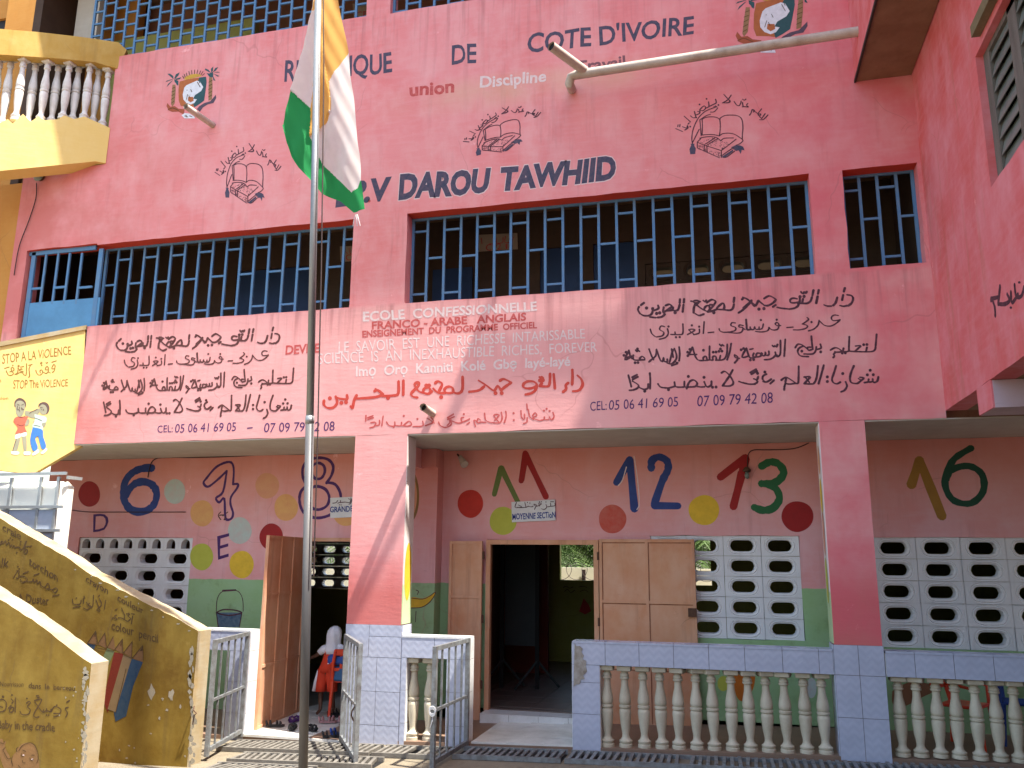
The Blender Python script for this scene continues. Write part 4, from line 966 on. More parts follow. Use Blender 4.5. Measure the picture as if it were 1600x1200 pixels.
cable("red cable hanging from the round lamp below the balcony", [PY(-.02).at(57, 286), PY(-.02).at(56, 310), PY(-.02).at(45, 345), PY(-.02).at(30, 385), PY(-.02).at(22, 430)], .007)
def lamp(label, c, r):
    o = thing("lamp", label, "lamp", c, "small wall lamps")
    m_ = MB(); m_.lathe([(r*.9, 0), (r, .02), (r*.6, .05), (r*.3, .06)], 14, (c.x, c.y, c.z)); m_.build("lamp_holder", M_rust, o, smooth=True)
    m_ = MB(); m_.lathe([(r*.1, -.09), (r*.5, -.075), (r*.6, -.04), (r*.35, .0)], 12, (c.x, c.y, c.z)); m_.build("bulb", M_glass, o, smooth=True)
lamp("bulb hanging on the wall between the red 1 and the green 3", W1(1167, 737, 1.44), .05)
o = thing("spotlight", "small spotlight on the porch wall high left of the green 1", "lamp", W1(720, 712, 1.48)); m_ = MB()
m_.tube([W1(715, 710, 1.49), W1(719, 716, 1.42)], .012, 8); m_.build("bracket", M_rust, o); m_ = MB(); m_.tube([W1(719, 714, 1.42), W1(726, 726, 1.33)], [.03, .055], 12); m_.build("lamp_head", M_pipe, o)
c = PY(-.06).at(60, 274); o = thing("lamp", "round wall lamp under the yellow balcony", "lamp", c, "small wall lamps")
m_ = MB(); m_.tube([c+Vector((0, .05, 0)), c], .07, 16); m_.build("lamp_holder", M_rust, o); m_ = MB(); m_.tube([c, c+Vector((0, -.05, 0))], [.09, .05], 16); m_.build("lamp_glass", M_glass, o)

# ================================================================== SIGNS
def sign(label, pl, quad, mat, texts, name="sign_board"):
    """quad: four px corners tl,tr,br,bl"""
    V = [pl.at(*p, .02) for p in quad]; W_ = [v-pl.n*.014 for v in V]; o = thing(name, label, "sign", V[3])
    mk("board", V+W_, [(3, 2, 1, 0), (4, 5, 6, 7), (0, 1, 5, 4), (1, 2, 6, 5), (2, 3, 7, 6), (3, 0, 4, 7)], mat, o)
    for fn, mt in texts: P = Paint(pl, .023); fn(P); P.build("lettering", mt, o)
f6 = lf(620, 660, .2)
sign("white sign MOYENNE SECTION above the middle door", POR, [(799, 784.5), (867, 780.5), (868, 813), (800, 816)], M_sign,
     [(lambda P: strokes(P, "935,625 925,665 975,660 950,645/940,665 1000,665 1030,655/1000,625 1010,665/1020,625/1040,630/1030,655 1050,660 1065,655/1080,650 1070,640 1090,645 1075,680/1090,655 1110,650 1130,635 1110,630 1115,655/1115,620/1130,620/1165,640 1170,665 1150,680 1130,675/1170,660 1200,655 1200,630/1165,622/1200,620 1225,620/1205,655 1235,650 1235,630", f6, 1.1), M_ink),
      (lambda P: P.text("MOYENNE SECTioN", 800.5, 812, 868, 808.5, 9, bold=.02, wob=.03), simple("sign_blue", (.01, .03, .22), .5))])
f7 = lf(280, 690, .175)
sign("white sign GRANDE SECTION half hidden by the tiled column", POR, [(516, 778), (592, 774), (592, 806), (516, 809.5)], M_sign,
     [(lambda P: strokes(P, "1370,550 1400,545 1415,525/1415,550 1440,540 1440,525/1430,565/1445,565/1440,545 1480,540 1520,545 1530,520 1510,510/1530,505 1540,520 1530,550 1515,560/1550,500 1560,550", f7, 1.1), M_ink),
      (lambda P: P.text("GRANDE-SECTION", 515.5, 800.5, 591, 797, 8.5, bold=.02, wob=.03), MATS["sign_blue"])])
CPW = PY(1.6)
sign("paper sign CP2 on the dark corridor wall behind the middle grille", CPW, [(746, 367), (808, 364), (809, 389), (747, 393)], M_signd,
     [(lambda P: (P.text("CP2", 759, 392, 783, 390, 10, bold=.01), P.text("1", 790, 389, 793, 389, 8), strokes(P, "752,372 753,381/765,381 775,380 775,372/775,380 785,379 786,371/790,369 789,379 799,377 803,370", lambda x, y: (x, y), 1.2)), M_redl)])
sign("paper sign on the corridor wall behind the left grille, right end", CPW, [(531, 385), (562, 384), (562, 407), (532, 409)], M_signd,
     [(lambda P: (P.text("CP1", 540, 407, 560, 406, 9, bold=.01), strokes(P, "537,391 543,396/545,388 548,397 553,395", lambda x, y: (x, y), 1.2)), M_redl)])
sign("paper sign behind the topmost grille at the flag's right", CPW, [(551, 6), (590, 0), (592, 24), (553, 30)], M_signd, [(lambda P: P.text("CE", 556, 28, 574, 26, 9, bold=.01), M_redl)])
# ================================================================== LETTERING ON THE PINK FRONT
class Each:
    """every word painted through this becomes a piece of its own"""
    def __init__(s, *a): s.a = a
    def __getattr__(s, k):
        def call(*x, **kw):
            pl, off, name, mat, parent = s.a; P = Paint(pl, off); getattr(P, k)(*x, **kw); P.build(name, mat, parent)
        return call
def painted(fn, name, mat, parent=school, pl=FAC, off=.0035, each=False):
    if each or name.split('_')[0] in ("motto", "school", "white", "red", "telephone", "devise"): return fn(Each(pl, off, name, mat, parent))
    P = Paint(pl, off); fn(P); return P.build(name, mat, parent)
def rep(P):
    P.text("REPUBLIQUE", 445, 128, 612, 112.5, 32, 30, bold=.02, wob=.03); P.text("DE", 706, 101, 744, 97, 29, bold=.02, wob=.03)
    P.text("COTE D'IVOIRE", 825, 83, 1084, 52, 29, 27, bold=.02, wob=.03)
painted(rep, "motto_lettering", M_navy)
painted(lambda P: P.text("union", 640, 150, 710, 144, 19, bold=.035, wob=.03), "motto_lettering", M_redl)
painted(lambda P: P.text("Discipline", 750, 137, 853, 127, 17, bold=.025, wob=.03), "motto_lettering", M_whp)
painted(lambda P: P.text("Travail", 900, 113, 977, 104, 17, bold=.025, wob=.03), "motto_lettering", simple("faded_green_paint", (.22, .10, .12), .8))
painted(lambda P: P.text("EP.V", 524, 322, 608, 310, 33, bold=.045, slant=.12), "school_name", M_navy)
painted(lambda P: (P.text("DAROU", 622, 310, 763, 299, 36, 34, bold=.05, slant=.1), P.text("TAWHIID", 779, 297, 961, 279, 33, 34, bold=.05, slant=.1)), "school_name", M_navy)
painted(lambda P: (P.text("DAROU", 621, 310.8, 764, 299.8, 37.4, 35.4, bold=.062, slant=.1), P.text("TAWHIID", 778, 297.8, 962, 279.8, 34.4, 35.4, bold=.062, slant=.1)), "school_name_edge", M_whp, off=.0018)
painted(lambda P: P.disc(577, 314, 2.3, 2.3, 10), "school_name", M_redl)
painted(lambda P: P.text("DEVISE", 446, 554, 499, 550, 13.5, bold=.03, slant=.05), "devise_lettering", M_redl)
painted(lambda P: (P.text("ECOLE  CONFESSIONNELLE", 567, 502, 839, 485, 14.5, 13.5, bold=.025, wob=.03)), "white_lettering", M_whp)
painted(lambda P: (P.text("LE  SAVOIR  EST  UNE  RICHESSE  INTARISSABLE", 529, 551, 914, 528.5, 17, 15), P.text("SCIENCE  IS  AN  INEXHAUSTIBLE  RICHES,  FOREVER", 497, 569, 933, 549, 17, 15),
                   P.text("Im\u1ecd  Or\u1ecd  Kanniti  Kol\u00e9  Gb\u1eb9  lay\u00e9-lay\u00e9", 556, 588, 891, 571, 15.5, 14.5, bold=.02)), "white_lettering", M_whp)
painted(lambda P: (P.text("FRANCO - ARABE   ANGLAIS", 581, 514.5, 822, 500.5, 11.5, bold=.03), P.text("ENSEIGNEMENT  DU  PROGRAMME  OFFICIEL", 566, 527, 839, 512.5, 9.8, 9.5, bold=.03)), "red_lettering", M_redl)
painted(lambda P: (P.text("CEL:", 922, 642, 948, 640, 14), P.text("05 06 41 69 05", 951, 640.5, 1059, 635, 15, slant=.05), P.text("07 09 79 42 08", 1089, 635, 1207, 629.5, 16.5, slant=.05)), "telephone_lettering", M_purp)
painted(lambda P: (P.text("CEL:", 246, 676, 270, 675, 11), P.text("05 06 41 69 05", 273, 676, 368, 673.5, 13.5, slant=.1), P.text("-", 386, 673, 395, 672.5, 13), P.text("07 09 79 42 08", 412, 675.5, 522, 673, 14.5, slant=.1)), "telephone_lettering", M_purp)
# Arabic lines: traced once from the right-hand panel, (image origin, strokes)
A4 = lf(1160, 440, .1375); A3 = lf(960, 440, .1375); B4 = lf(1160, 560, .1375); B3 = lf(960, 560, .1375)
L1 = [(A4, "1190,150 1240,160 1258,195 1240,245 1200,275/1190,272 1150,280 1110,272/1165,70 1152,115/1145,150 1133,212/1078,178 1060,240 1030,272/1010,278 965,278 930,265/868,93 858,140/855,165 838,248/808,95 795,160/790,175 775,220 740,245 700,248 650,245/652,190 650,245 630,250/688,195 680,240/665,115 678,132 692,132 705,118 718,130 732,112/655,172/700,168/620,195 575,188 545,205 548,235 590,242 645,232/640,235 632,275 590,302 530,312/515,310 440,302 395,292/380,265 345,287/245,193 300,163 345,178 382,203/378,210 345,245 290,272 250,270/240,262 205,235 185,215/180,215 168,245 150,275/150,272 115,245 60,200 5,178/105,212 70,250 10,298/188,312/245,306"),
      (A3, "1448,205 1480,186 1540,225 1590,280/1560,220 1500,285 1455,325/1450,330 1410,355/1362,180 1355,235/1358,255 1345,305 1310,325 1240,318/1240,318 1165,312 1190,275 1235,245 1250,285 1240,318/1170,312 1110,335 1060,345/1050,240 1105,205 1150,228 1110,290 1060,342/1130,352/1085,262 1130,265/1060,342 1020,318 1040,280 1075,275 1085,320/1010,215 1028,228 1046,212/1020,325 965,290 900,232 870,222/975,228 940,215 905,218/930,240 905,290 900,355/960,232 925,268/920,365 965,385 1018,368/792,195 788,240/785,262 775,345/745,198 742,245/742,262 725,315 700,330 660,325/665,290 655,322 590,332/690,352/580,272 625,258 650,285 605,320 565,345/560,290 555,345 575,370/575,370 540,400 490,408/470,410 405,402/495,270 500,305 440,328 430,300/480,362/515,355/440,300 425,365 385,388/385,388 330,385 290,362/290,362 268,320 280,285/300,268 338,240/365,300")]
L2 = [(A4, "1090,385 1045,380 1012,405 1025,440 1080,440 1110,432/1108,438 1060,478 1000,505 930,495 870,440/872,440 858,495 810,540 750,560/735,408 752,430 705,468 680,482/680,482 738,500 722,530 650,548 580,548/785,460/505,522 575,517/435,500 395,500 372,480 395,465 415,490 405,535 370,550 330,545 300,520/390,433/305,520 285,558 215,572 150,565/238,480 225,530 190,545/210,437/190,515 185,540 150,540 140,512 130,542 95,545 88,515/38,428 45,500 52,548 95,545/0,520 30,545"),
      (A3, "1500,428 1505,500 1515,540 1560,540/1465,500 1425,492 1415,515 1460,525 1445,572 1390,585 1300,578/1375,470 1335,468 1325,500 1375,520 1372,555 1310,572 1240,575 1200,560 1190,535/1065,580 1130,574/1020,455 1010,590/965,540 962,585 900,602/963,512/845,548 880,540 915,548 880,575 830,602/850,555 895,590/880,497/778,480 778,585 740,602 640,600/700,632/742,630/688,572 692,600/602,535 612,590 580,635 510,655/615,510/570,512 530,505 515,545 560,575 545,615 480,628/465,625 425,590 408,540")]
L3 = [(A4, "1525,597 1515,720 1505,775 1465,795 1390,797/1415,745 1405,795/1378,717/1415,715/1285,732 1345,728 1320,755 1275,795/1395,797 1290,795 1215,790/1215,625 1210,740 1205,790 1150,797/1150,755 1140,797/1135,812/1170,810/1000,778 1050,752 1095,762 1135,797/1135,797 1075,802 1050,795/1060,800 1038,825 1045,845 1030,865/885,710 893,755 845,770/890,798/840,740 830,790 795,822 700,822/783,618 790,700 800,772/780,745 742,748 750,780 790,772/600,752 630,712 680,720 738,765/690,732 640,760 630,805 665,845 752,852/675,790/487,655 480,780 475,848/432,667 432,810 410,848 390,852/395,835 360,850/372,800 375,840 320,880 250,888/340,725 355,740 370,728 385,742 400,712/300,790 300,832 265,835 262,800 255,838 225,838 222,808 205,850/210,848 160,855 165,815 205,815/130,812 120,850 160,857/90,890/127,886/85,770 120,762"),
      (A3, "1600,862 1535,860 1500,755 1530,850/1500,755 1450,858 1530,845/1440,775/1468,760/1420,872 1375,862 1368,832 1395,850 1398,885 1365,925/1327,703 1310,800 1280,890/1282,712 1278,820 1240,885 1150,892/1205,840 1195,888/1120,892 1118,855 1150,848 1160,888/1195,712 1212,732 1228,716 1243,730/1188,792/1222,790/1205,765/1122,802/1155,800/1082,733 1080,830 1085,885 1115,892/1085,888 1020,895 1010,865 1040,848 1052,885/1012,780/1010,897 955,892 920,850 888,745/888,745 835,850 840,830 935,828/832,802/858,770/735,742 742,820 735,902/680,760 705,830 700,885 650,935 600,925/650,765 668,860/665,775 625,920/700,915 720,920/650,955 718,930/600,880 600,908 565,905 558,862 548,905 520,888 478,770/478,770 470,840 430,880 392,912/393,765 425,850 445,888/345,872 315,850 285,882 345,888/345,888 225,890 215,835/225,888 185,860 165,780/165,780 120,888 205,845 135,865/108,838/132,802/235,922/268,920/240,778 255,795 270,780 285,792/262,765")]
L4 = [(B4, "1545,208 1532,258 1490,272 1480,232/1480,262 1435,268 1435,235/1430,268 1385,275/1452,135/1420,187/1487,185/1335,215 1380,222 1345,255 1300,285 1245,278/1355,250 1320,230/1268,82 1235,160 1222,225 1232,268 1260,282/1172,265 1188,315 1160,362 1120,380/1140,172/1115,268 1075,288 1035,275 1018,235 1045,150 1065,82/965,210/965,262/925,75 900,170 865,288/858,82 845,210 815,280 770,290 700,287/700,212 770,208 745,240 705,285/715,215 760,270/640,88 638,200 632,280 595,282/440,248 495,215 555,245 605,280/600,282 535,292 490,278 500,225/490,280 478,320 475,360/275,178 235,200 232,240 275,268 330,235/325,238 270,268 235,262/255,155/180,205 165,240 130,232/172,170/88,162 158,122/100,180 168,142/140,235 172,262 140,288 80,292 10,275/360,247 315,287"),
      (B3, "1600,292 1530,292 1465,278 1415,262/1345,130 1300,210 1228,312/1228,312 1315,312 1352,275 1310,195 1255,148 1215,165/1115,327/1155,325/1103,258 1098,305 1050,322 1020,265/1018,215/1025,322 985,325 940,318/820,345 850,270 900,245 940,280 920,318 850,325/840,205/850,325 800,322 795,262/790,325 700,322 682,268/690,315 620,335 540,330 510,312 495,288/615,355/402,165 408,250 405,345/385,290 378,340 330,350 275,325/205,258 270,300 265,335 215,358 170,362/345,372/158,190 175,250 192,322/200,215 258,185/205,240 268,208")]
def arab(P, L, w, mp=None, cal=.55):
    for f, d in L: strokes(P, d, (lambda x, y, f=f: mp(*f(x, y))) if mp else f, w, cal)
def left_map(src, dst, sy=.88):
    (ax, ay), (bx, by) = src; (cx, cy), (dx, dy) = dst
    def f(x, y):
        t = (x-ax)/(bx-ax); return cx+t*(dx-cx), cy+t*(dy-cy)+(y-(ay+t*(by-ay)))*sy
    return f
for nm, L, w_, s_, d_ in (("line", L1, 3.3, ((997, 485), (1332, 465)), ((182, 540), (436, 525))), ("line", L2, 2.3, ((1012, 517), (1312, 500)), ((191, 565), (419, 555))),
                          ("line", L3, 2.8, ((975, 558), (1370, 539)), ((160, 605), (459, 590))), ("line", L4, 3.0, ((982, 605), (1372, 592)), ((162, 645), (455, 636)))):
    painted(lambda P: arab(P, L, w_), "arabic_lettering", M_ink)
    painted(lambda P: arab(P, L, w_*.85, left_map(s_, d_)), "arabic_lettering", simple("brown_black_wall_paint", (.075, .022, .02), .75, .45, 14, dark=(.16, .06, .055)))
E6 = lf(700, 570, .1375); E5 = lf(490, 570, .1375)
painted(lambda P: arab(P, [(E6, "1472,122 1515,165 1530,225 1500,280 1460,298 1420,300/1412,55 1415,140 1410,225/1368,205 1338,232 1342,275 1305,310/1200,105 1215,270/1160,100 1155,210 1130,245 1040,242/1068,205 1045,240/1045,178/1078,175/1040,140 1055,150 1068,138 1080,150/1010,242 940,268 870,262 855,225 900,190 970,190 1008,225 990,290 940,325 880,338/588,182 635,162 718,200/718,202 650,250 600,290/600,290 565,240 520,292 430,230 350,180/412,245 350,290 240,307/540,322/610,322/165,135 165,270 140,315 100,325 60,310/60,312 50,262 10,248 -30,265 -38,300 0,322 50,318"),
       (E5, "1500,320 1430,322 1390,300 1360,270/1380,210 1415,188 1460,220 1425,300/1450,367/1345,300 1300,330 1248,312 1262,268 1312,262 1330,300/1280,235/1312,235/1245,320 1190,295 1148,225 1190,198 1192,235 1140,290 1108,330 1130,362 1180,372/1020,178 1018,345/965,188 962,325 900,350 780,355/845,377/690,300 735,288 790,330/790,335 700,368 480,385/705,275 765,322/490,345 462,400 440,492 420,472/378,345 380,388 320,388 270,375/250,360 268,430 225,485 160,490 118,455 118,405/185,380/315,432/368,425")], 3.9, cal=.6), "arabic_lettering", M_redp)
painted(lambda P: arab(P, [(E6, "1192,540 1205,590 1175,625 1150,592/1145,622 1100,622 1095,592/1095,620 1070,628/1090,520/1120,500/1155,525/960,580 990,545 1008,578 962,602 1030,630 1072,627/913,508 930,590 975,622/900,600 895,650 858,667/868,560 872,612/828,520 835,590 858,622/895,445 902,512/745,550/748,628/655,528 662,580 640,658/605,538 615,610 585,658 505,657/582,655 520,575 582,570 528,632/415,548 430,630 500,660/430,655 375,650/370,628 340,612 332,658 375,650/330,645 295,630 312,700/178,598 150,605 165,648 245,615/180,560/160,655 110,662 50,640/0,600 22,650 -10,690/215,675 245,655"),
       (E5, "1560,622 1562,680 1500,712 1440,690 1420,650/1520,602 1590,560/1522,622 1598,590/1330,590 1362,650 1270,692/1290,605 1372,662/1240,640 1242,690 1180,702/1180,615/1180,700 1130,702/1020,690 1085,640 1112,680 1060,697 1000,690/1025,580/1000,652 990,692 930,690/922,650 918,695 860,690 828,650/910,707/790,583 775,695/748,630 745,682 690,690/650,658 705,655 690,700 640,715/595,575 592,642/610,603 675,578/615,622 680,600")], 2.1, cal=.5), "arabic_lettering", M_redl)
# the school's book, pen and inkwell emblem, three times
MED = lf(1050, 140, .1)
EMB = {
 "thin": "470,460 540,432 640,425 710,440 748,470/748,470 760,440 830,405 920,398 1010,405 1075,440 1100,500 1108,600 1100,690 1098,780/748,470 755,560 750,650 740,720/470,460 475,560 470,710/435,470 445,580 455,720/470,710 560,702 660,705 740,725/740,725 790,690 880,680 980,700 1090,770/430,760 520,740 620,735 700,750 760,800/760,800 820,760 960,755/1098,780 1108,800 1060,845 1000,870/395,820 510,870 640,910 760,950/395,820 450,765/395,820 395,910/395,910 560,985 740,1065/505,860 500,960/545,870 548,975/520,850 600,800 680,745/560,860 640,810 720,760/770,950 880,870 1000,775/780,1030 880,960 970,900/770,950 770,1060/320,850 310,760 325,640 370,520 430,420 520,340 620,295 700,270/320,830 370,730 425,620/440,470 530,410 600,385/600,350 660,345 715,285/650,270 700,262/800,1060 860,1050 980,960",
 "fill": "290,845 355,845 345,870 372,920 362,1005 285,1010 272,930 300,870/920,900 990,870 1060,870 1110,890 1135,950 1090,940 1075,1005 1040,950 1000,960/760,1060 830,1060 950,970 960,930 790,1040",
 "text": "60,610 165,655/95,550 90,580/125,545 120,580/165,580 230,600 240,560 250,600 200,632/250,540 270,520/285,578/190,415 240,460 290,505/290,410 330,440 370,430 360,380 350,340/380,435/365,400 430,370 440,310 500,255 525,290 480,330 430,315/430,232/440,350 400,340/520,290 575,265 570,190/540,145/575,265 640,235 690,205 680,150/725,240/680,262/810,75 860,130 910,190 850,205/925,85 870,160 790,208/790,205 880,205 905,170/970,185 1010,240 1050,250 1075,210/1075,210 1080,180/1100,150 1130,165 1155,148/1100,200 1110,265 1100,270/1185,215 1165,245 1195,270 1120,265/1210,400 1235,365 1255,310 1290,330 1270,350/1255,310 1320,360 1345,380/1400,300 1345,375 1360,410/1350,385 1390,380 1370,420 1400,450/1455,375 1400,455/1500,395 1430,465 1370,470",
 "hatch": None}
def emblem(mp, w=1.0):
    g = lambda x, y: mp(*MED(x, y))
    painted(lambda P: strokes(P, EMB["thin"], g, 1.55*w, .3), "book_emblem", M_ink)
    Q = Paint(FAC, .0042)
    for q in S(EMB["fill"]): Q.poly([g(*p) for p in q])
    Q.build("book_emblem", M_navy, school)
    painted(lambda P: strokes(P, EMB["text"], g, 1.7*w, .5), "emblem_lettering", M_ink)
    rr = random.Random(4); P = Paint(FAC, .0045)
    for _ in range(120):
        u, v = rr.random(), rr.random()
        if rr.random() < .6: x, y = 450+u*500-v*0, 800+u*110-v*60+ (1-u)*20; x = 430+u*330+v*200; y = 820+u*110-v*80
        else: x = 405+u*350; y = 850+u*130+v*70
        P.stroke([g(x, y), g(x+rr.uniform(-6, 12), y+rr.uniform(8, 18))], .55*w, sm=False)
    P.build("book_emblem", M_ink, school)
src3 = ((1056, 204), (1200, 183), (1128, 247))
emblem(lambda x, y: (x, y)); emblem(affine(src3, ((724, 223), (845, 178), (787, 237))), .9); emblem(affine(src3, ((336, 272), (439, 263), (388, 318))), .85)
# coat of arms, twice
CR_ = lf(250, 90, .0959)
ARM = [("arms_orange", (.42, .13, .04), "320,390 430,360 560,335 640,330 560,500 500,650 560,800 480,790 340,790 305,700 300,520"),
       ("arms_teal", (.03, .09, .10), "640,325 750,310 760,400 740,560 720,700 640,760 560,810 520,700 560,520"),
       ("arms_gold", (.55, .33, .05), "390,355 420,310 500,275 600,262 670,285 680,300 560,330 430,360"),
       ("arms_white", (.70, .72, .76), "395,490 430,450 520,410 600,375 650,390 705,480 670,545 570,610 540,670 600,680 560,740 500,765 430,740 380,680 370,600"),
       ("arms_orange", None, "460,640 540,640 550,700 500,730 455,700"),
       ("arms_teal", None, "220,350 120,265 160,260 215,300/230,340 260,270 320,240 300,290 250,345/250,345 340,320 330,350 260,365/220,350 90,400 110,375 200,350/210,370 110,480 130,430 190,380/240,370 300,460 270,440/230,350 300,380 300,450 240,400/830,250 730,200 740,175 790,200/830,240 830,180 870,145 860,220/860,240 900,170 950,155 910,210/870,240 980,245 940,230/870,260 970,300 940,310 880,270/850,270 905,380 870,370/800,260 760,250 800,310 850,330 870,280 860,230"),
       ("arms_brown", (.30, .17, .08), "205,440 250,440 255,520 240,740 200,800 180,760 190,600/800,320 850,320 855,480 845,680 790,700 790,500"),
       ("arms_rust", (.36, .09, .04), "120,740 105,790 140,860 200,885 300,880 390,930 400,840 300,830 240,790 170,800"),
       ("arms_slate", (.10, .07, .10), "910,605 915,660 870,740 780,760 700,810 650,880 600,840 640,790 720,740 820,710"),
       ("arms_white", None, "350,940 400,905 480,910 560,960 570,990 400,990")]
def arms(mp, cut=False):
    for i, (n_, c, d) in enumerate(ARM):
        mt = simple(n_, c, .75, .3, 20) if c else MATS[n_]; Q = Paint(FAC, .003+.0004*i)
        for q in S(d): Q.poly([mp(*CR_(*p)) for p in q])
        Q.build("coat_of_arms", mt, school)
    P = Paint(FAC, .009)
    for q in S("390,340 370,300/410,320 395,270/440,300 430,250/480,280 470,225/520,268 515,210/560,262 565,200/600,262 615,200/640,270 660,215/665,280 700,225/690,290 725,260/610,400 655,480/640,390 650,410/440,530/500,520 520,560/450,600 430,680/470,620 490,660/190,560 240,540/190,620 240,590/185,680 235,650/185,740 230,710/200,500 250,480/795,400 850,370/795,460 850,430/790,520 850,490/790,580 845,550/790,640 845,610/130,850 200,820 300,860/400,950 450,965/420,935 440,970/480,950 520,960"): P.stroke([mp(*CR_(*p)) for p in q], 1.0)
    P.build("coat_of_arms", M_brnd, school)
arms(lambda x, y: (x, y))
arms(affine(((317, 137), (280.7, 127.4), (303.7, 166.7)), ((1233, 18.5), (1181.5, 5), (1212, 58))))

# ================================================================== NUMBERS AND MURALS ON THE PORCH WALL
def pw(fn, mat, name="painted_number", off=.0035, pl=POR): return painted(fn, name, mat, school, pl, off)
n7 = lf(90, 690, .1958); n8 = lf(280, 690, .175); n2 = lf(620, 660, .2); n3 = lf(940, 660, .225); nR = lf(1000, 400, .375)
def tr(P, d, f, w, cal=0.0, sm=True):
    for q in S(d):
        q = [f(*p) for p in q]
        if sm: P.stroke(q, w, True, cal)
        else:
            for a, c in zip(q[:-1], q[1:]): P.stroke([a, ((a[0]+c[0])/2, (a[1]+c[1])/2), c], w, False, cal)
pw(lambda P: tr(P, "755,212 690,212 610,240 550,300 525,380 530,460 570,530 640,560 720,545 775,490 790,410 760,350 700,322 630,330 580,370 545,430", n7, 10.5), M_bluep)
pw(lambda P: (tr(P, "1350,235 1270,310 1200,360 1165,330 1190,290 1270,200 1370,162 1405,210 1400,340/1400,340 1440,340 1430,375 1385,440 1380,500 1400,570 1385,615 1340,610 1330,455 1290,485 1265,450 1320,400 1350,235", n7, 3.4)), M_purp)
pw(lambda P: (tr(P, "1140,390 1105,320 1105,230 1150,170 1240,145 1330,160 1375,220 1360,300 1315,370/1315,365 1390,380 1435,450 1440,530 1400,620 1300,672 1200,678 1110,630 1075,540 1085,450 1140,390/1180,290 1190,220 1240,190 1290,215 1300,270 1270,325 1215,330 1180,290/1160,560 1150,480 1180,415 1240,400 1310,430 1340,500 1320,570 1260,605 1200,600 1160,560", n8, 4.2)), M_purp)
pw(lambda P: tr(P, "762,560 815,355 955,640", n2, 8.5, sm=False), M_olive)
pw(lambda P: tr(P, "972,455 1003,245 1165,580", n2, 9.5, sm=False), M_dred)
pw(lambda P: (tr(P, "1003,240 1003,300 975,450", n2, 9.0, sm=False)), M_dred, off=.0036)
pw(lambda P: (tr(P, "105,415 195,260 228,600", n3, 12.5, sm=False), tr(P, "345,320 350,265 400,240 455,270 460,330 420,410 365,570/365,578 530,580", n3, 11.5)), M_bluep)
pw(lambda P: tr(P, "115,440 145,400 172,310/225,235 250,400 262,560 245,605", n3, 1.6), M_whp, "number_highlight", .007)
pw(lambda P: tr(P, "825,380 1000,245/1000,250 975,350 915,585", n3, 12.5, sm=False), M_dred)
pw(lambda P: tr(P, "1110,305 1170,275 1230,290 1265,350 1220,410 1150,425 1110,425/1150,430 1210,460 1235,530 1190,595 1120,610 1060,590", n3, 12.0), M_grn)
pw(lambda P: tr(P, "1130,955 1165,850 1258,1085", nR, 14.5, sm=False), simple("ochre_wall_paint", (.34, .17, .03), .7), "painted_number")
pw(lambda P: tr(P, "1380,800 1310,845 1275,910 1275,970 1310,1020 1380,1030 1430,980 1425,910 1370,875 1300,890 1275,930", nR, 11), simple("dark_green_wall_paint", (.015, .07, .04), .7), "painted_number")
pw(lambda P: (P.text("D", 145, 831, 169, 829, 28, bold=.0, wob=.02, slant=.05), P.text("E", 340, 874, 358, 870, 37, bold=.0, wob=.02)), M_purp, "painted_letter")
pw(lambda P: tr(P, "348,806 356,800/343,805 353,805 350,812/350,812 356,812/345,812 341,805 345,800", lambda x, y: (x, y), 1.5), M_rust, "old_fixing")
for (cx, cy, rx, ry, mt) in ((139.5, 772, 17, 20, M_dred), (273, 768, 16.5, 19.5, M_aqua), (315.5, 802, 18, 20.5, M_peach), (417.5, 759, 18.5, 20, M_peachl), (447, 793, 18.5, 21, M_peach), (374.5, 829, 18.5, 21, M_aqua),
                         (315, 870, 18, 21, M_lime), (377.5, 882, 19, 21.5, M_yp), (424, 839, 18.5, 21, M_dred), (735, 787, 20, 22, simple("bright_red_wall_paint", (.50, .03, .015), .65, .3, 6)), (786, 814, 21, 22, M_lime), (540, 800, 20, 22, M_peach),
                         (957, 811, 21.5, 22.5, simple("washed_red_wall_paint", (.50, .07, .045), .7, .5, 9, dark=(.5, .16, .12))), (1100, 797, 24, 23.5, M_yp), (1246, 807, 25, 24, M_dred)):
    pw(lambda P: P.disc(cx, cy, rx, ry, 44, .012), mt, "painted_dot", .003)
# half-hidden 10 on the wall behind the column, banana, bucket
PIL = PY(1.26)
pw(lambda P: P.disc(640, 775, 15, 41, 40), simple("ochre_brown_paint", (.25, .14, .04), .7), "painted_number", .003, PIL)
pw(lambda P: P.disc(640, 775, 11.5, 34, 40), M_peachl, "painted_number", .005, PIL)
pw(lambda P: P.poly([(636, 936), (645, 933), (660, 935), (672, 930), (679, 925.5), (679, 930), (672, 940), (660, 948), (645, 949), (636, 949)], True), M_yp, "painted_banana", .004, PIL)
pw(lambda P: (tr(P, "640,934 660,936 672,931 680,925 678,932 670,942 658,949 640,950/650,922 654,924 652,929/650,955 649,972", lambda x, y: (x, y), 1.1)), M_ink, "banana_outline", .007, PIL)
pw(lambda P: P.poly([(338, 957), (378, 957), (374, 980), (341, 980)]), simple("bucket_blue_paint", (.05, .10, .16), .7, .6, 20, dark=(.14, .2, .24)), "painted_bucket", .003)
pw(lambda P: (P.stroke([(338, 957), (347, 953), (358, 952.5), (370, 954), (378, 957.5), (370, 960), (358, 961.5), (346, 960), (338, 957)], 1.8), tr(P, "338,955 339,938 345,926 358,922 372,924 379,936 380,955", lambda x, y: (x, y), 1.1), tr(P, "348,923 368,922", lambda x, y: (x, y), 2.4), tr(P, "338,957 341,980/378,957 374,980", lambda x, y: (x, y), 1.4)), M_ink, "bucket_outline", .006)
